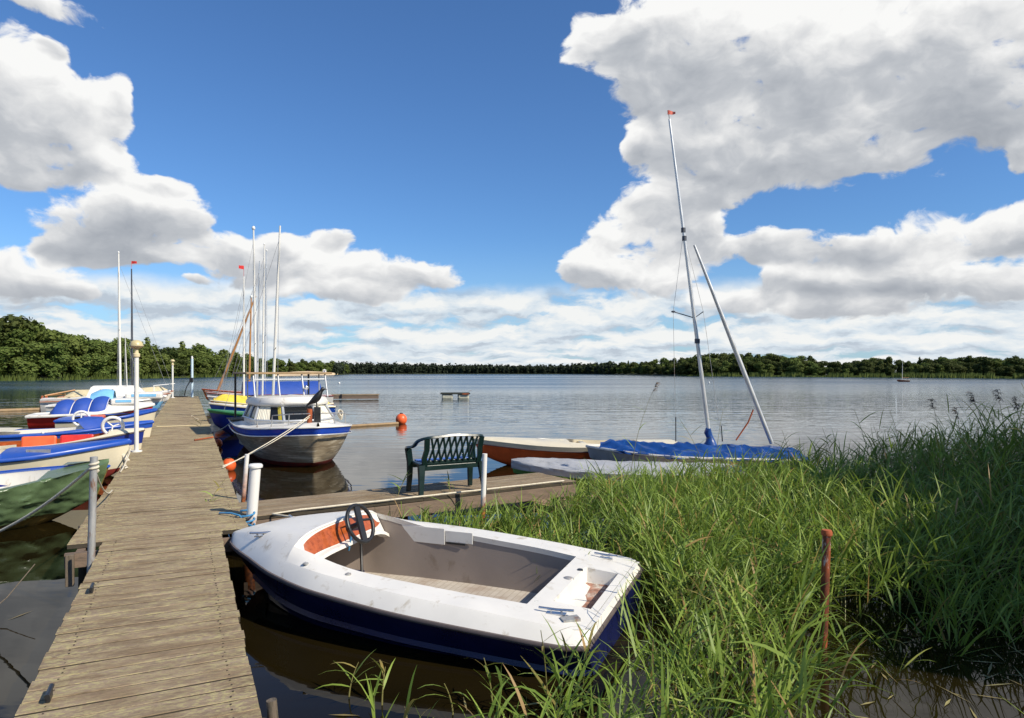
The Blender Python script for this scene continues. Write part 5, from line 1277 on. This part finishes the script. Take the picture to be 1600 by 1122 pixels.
def reeds():
    rg = np.random.default_rng(21)
    def scatter(poly, dens):
        P = np.array(poly); a, b = P.min(0), P.max(0); n = int((b-a).prod()*dens)
        x = rg.uniform(a[0], b[0], n); y = rg.uniform(a[1], b[1], n); k = inside(poly, x, y)
        cl = np.array([mnoise.noise(Vector((xx*1.4, yy*1.4, 3))) for xx, yy in zip(x, y)])
        k &= rg.uniform(-.55, .35, n) < cl + .15; return x[k], y[k]
    Vs, Fs, Ms, c = [], [], [], 0
    def grow(poly, dens, h0, h1, ll, nl=8, lean=.45, wind=.3, hx=0, edge=None):
        nonlocal c
        x, y = scatter(poly, dens); n = len(x)
        h = rg.uniform(h0, h1, n) + hx*np.maximum(x, 0); le = np.abs(rg.normal(lean, .25, n)); ld = rg.normal(wind, 1.5, n)
        V, Fq, m = reed_arrays(rg, x, y, h, ld, le, nl, np.full(n, ll))
        Vs.append(V); Fs.append(Fq + c); Ms.append(m); c += len(V)
    # strip between the motorboat and the side jetty
    grow([(-1.75,8.6),(.3,9.95),(1.1,10.1),(1.5,8.6),(1.25,6.55),(-.1,7.0),(-1.0,7.75)], 75, .25, .5, .38, 7, .5)
    # main bed right of the boat
    grow([(1.1,10.3),(3.2,11.6),(5.0,11.6),(6.6,10.6),(6.4,8.2),(5.0,6.5),(3.6,5.95),(2.6,5.8),(1.9,5.5),(1.55,5.1),(1.25,5.7),(1.3,7.2)], 95, .34, .68, .44, 9, .42, .3, .07)
    # along the sand behind
    grow([(.3,10.6),(1.2,12.2),(4.6,13.8),(6.6,13),(6,10.5),(2,10.4)], 50, .25, .45, .36, 7, .45)
    # in front of the transom down to the bottom edge
    grow([(1.35,5.8),(2.1,5.5),(1.95,4.75),(1.75,4.1),(1.55,3.3),(.75,3.3),(.62,3.85),(.95,4.3),(1.15,5.2)], 85, .4, .74, .46, 7, .5)
    # shaded taller bed on the right
    grow([(5.6,11.2),(7.2,11.6),(11.5,10),(11.5,5.2),(8,4.2),(6.2,5.2),(5.0,6.3),(5.6,8.0)], 85, .7, 1.1, .46, 9, .32, .4, .05)
    grow([(7.2,10.5),(11.5,10),(11.5,6.5),(8.2,6.3),(6.9,7.8)], 120, 1.25, 1.85, .5, 10, .28, 2.6)
    # sparse stalks in the open water, front right and bottom edge
    grow([(2.6,5.6),(3.6,5.9),(6.2,5.4),(5.4,4.0),(3.4,3.9),(2.4,4.5)], 7, .15, .4, .36, 6, .9)
    grow([(3.6,5.9),(5.0,6.6),(6.4,5.4),(4.8,4.9)], 40, .4, .75, .4, 7, .7)
    grow([(2.9,5.75),(3.4,6.0),(4.6,6.4),(5.0,5.5),(4.2,5.2),(3.4,5.35)], 45, .25, .5, .4, 7, .7)
    grow([(-.95,4.05),(.75,4.0),(.75,3.3),(-.9,3.4)], 24, .22, .5, .28, 6, .45)
    grow([(.1,4.15),(.8,4.3),(.8,3.3),(.0,3.3)], 75, .3, .62, .36, 7, .45)
    V, Fq, m = np.concatenate(Vs), np.concatenate(Fs), np.concatenate(Ms)
    o = bpy.data.objects.new('reed_bed', np_mesh('reed_bed', V, Fq, [REEDM, STEMM], m)); COL.objects.link(o)
    tag(o, 'thick bed of bright green reeds filling the right bank', 'reeds', kind='stuff')
    print('reed faces', len(Fq))
reeds()

def litter():
    rg = np.random.default_rng(9); V, Fq = [], []
    P = [(rg.uniform(-2.6,.6), rg.uniform(3.4,4.6)) for _ in range(26)] + [(rg.uniform(2.2,4.6), rg.uniform(4.0,5.6)) for _ in range(60)] + [(rg.uniform(.6,1.5), rg.uniform(3.6,4.6)) for _ in range(25)] + [(rg.uniform(-5.5,-4.2), rg.uniform(4.6,6.6)) for _ in range(10)]
    for i, (x, y) in enumerate(P):
        a = rg.uniform(0, 6.28); l, w = rg.uniform(.03,.16), rg.uniform(.004,.011); c, s_ = math.cos(a), math.sin(a)
        V += [(x-l*c, y-l*s_, .004), (x-w*s_, y+w*c, .005), (x+l*c, y+l*s_, .004), (x+w*s_, y-w*c, .005)]; Fq.append((4*i, 4*i+3, 4*i+2, 4*i+1))
    o = bpy.data.objects.new('floating_leaves', np_mesh('floating_leaves', V, Fq, [leafmat('dead_leaf', (.2,.15,.06), (.34,.3,.12), .1)], smooth=False)); COL.objects.link(o); tag(o, 'dead reed leaves floating on the dark shallow water', 'leaves', kind='stuff')
litter()
def tall_reed(px, ptop, Y, label, seed, plume=True, nl=7, lean=.2, ld=0, z0=0, ll=.34, group=None):
    """one reed that stands out from the bed"""
    rg = np.random.default_rng(seed); x = (px-800)/F*Y; zt = H + (HZ-ptop)/F*Y; h = zt - z0
    o = empty('tall_reed', (x, Y, z0)); tag(o, label, 'reed', group)
    dx, dy = math.cos(ld)*lean, math.sin(ld)*lean
    f = lambda t: Vector((dx*h*t*t - dx*h, dy*h*t*t - dy*h, h*t))
    st = MB(); st.tube([f(i/8) for i in range(9)], [.006*(1-.6*i/8) for i in range(9)], 5); st.build('stem', STEMM, o)
    base, dirs = [], []
    for k in range(nl):
        t = .35 + .55*(k+.5)/nl; a = ld + (0.3 if k % 2 else 2.6) + rg.normal(0, .5); e = rg.uniform(.35, .95)
        base.append(f(t)); dirs.append((math.cos(a)*math.cos(e), math.sin(a)*math.cos(e), math.sin(e)))
    V, Fq = strips(rg, np.array(base), np.array(dirs), np.full(nl, ll)*rg.uniform(.7,1.2,nl), np.full(nl,.018), rg.uniform(.3,1.2,nl))
    l = bpy.data.objects.new('leaf', np_mesh('leaf', V, Fq, [REEDM])); COL.objects.link(l); l.parent = o
    if plume:
        n = 46; t = rg.uniform(0, 1, n); tip = f(1); b = np.array([tip + Vector((dx*.3*k, dy*.3*k, .16*k)) for k in t]); a = ld + rg.normal(0, .8, n)
        d = np.stack([np.cos(a)*.8, np.sin(a)*.8, np.full(n,.35)], 1); d /= np.linalg.norm(d, axis=1)[:,None]
        V, Fq = strips(rg, b, d, rg.uniform(.05,.13,n), np.full(n,.012), np.full(n,1.6))
        p = bpy.data.objects.new('plume', np_mesh('plume', V, Fq, [PLUMEM])); COL.objects.link(p); p.parent = o
tall_reed(1020,612,11.8,'tall single reed with drooping brown plume before the grey tarpaulin', 1, True, 3, .22, 0, .05, .3)
tall_reed(1062,655,11.4,'leafy pale green reed leaning left in front of the blue tarpaulin', 2, False, 8, .35, 2.9, .05, .42)
tall_reed(1130,640,11.6,'upright thin reed with pale leaves right of the leaning mast', 3, False, 5, .12, .3, .05, .32)
GR = 'tall reeds along the right bank against the lake'
for i, (px, pt, Y) in enumerate([(1335,640,10.6),(1390,640,10.4),(1460,640,10),(1500,655,9.6),(1525,632,9.2),(1562,628,8.9),(1285,668,10.8),(1222,672,11.2),(1590,640,8.6),(1430,672,10.2),(1365,665,10.9)]):
    tall_reed(px, pt, Y, 'tall dark reed standing out against the lake at the right bank', 30+i, i in (2,3,4,5,8), 9, .18, 2.6 + .5*(i%3), .0, .34, GR)
tall_reed(1596,598,6.4,'reed tip with long leaves reaching in at the right edge of the view', 61, False, 8, .2, 2.8, 0, .42)
for i, (px, pt, Y, lab) in enumerate([(560,1035,4.6,'small leafy reed in open water near the bottom, leftmost'),(602,1042,4.55,'small leafy reed in open water beside the leftmost one'),(756,1028,4.5,'single leafy reed standing before the motorboat hull'),(694,1068,4.35,'short upright reed blade between the leafy reeds near the bottom'),(845,985,4.15,'leafy reed rising in front of the motorboat transom corner'),(925,1000,4.25,'slim reed crossing the white stern of the motorboat')]):
    tall_reed(px, pt, Y, lab, 80+i, False, 7 if i != 3 else 4, .25, .4 + i, -.02, .24)
tall_reed(640,738,9.4,'small reed tuft growing through the side jetty left of the bench', 95, False, 6, .4, .5, .3, .26)
tall_reed(700,742,9.7,'small grass tuft under the green bench', 96, False, 6, .3, 2.0, .4, .22)
tall_reed(352,748,8.9,'low weed tuft growing at the right jetty edge', 97, False, 7, .4, .4, .05, .2)
tall_reed(317,655,20.5,'grass tuft growing from the jetty edge by the dark blue boat', 98, False, 8, .3, 1.0, .1, .4)
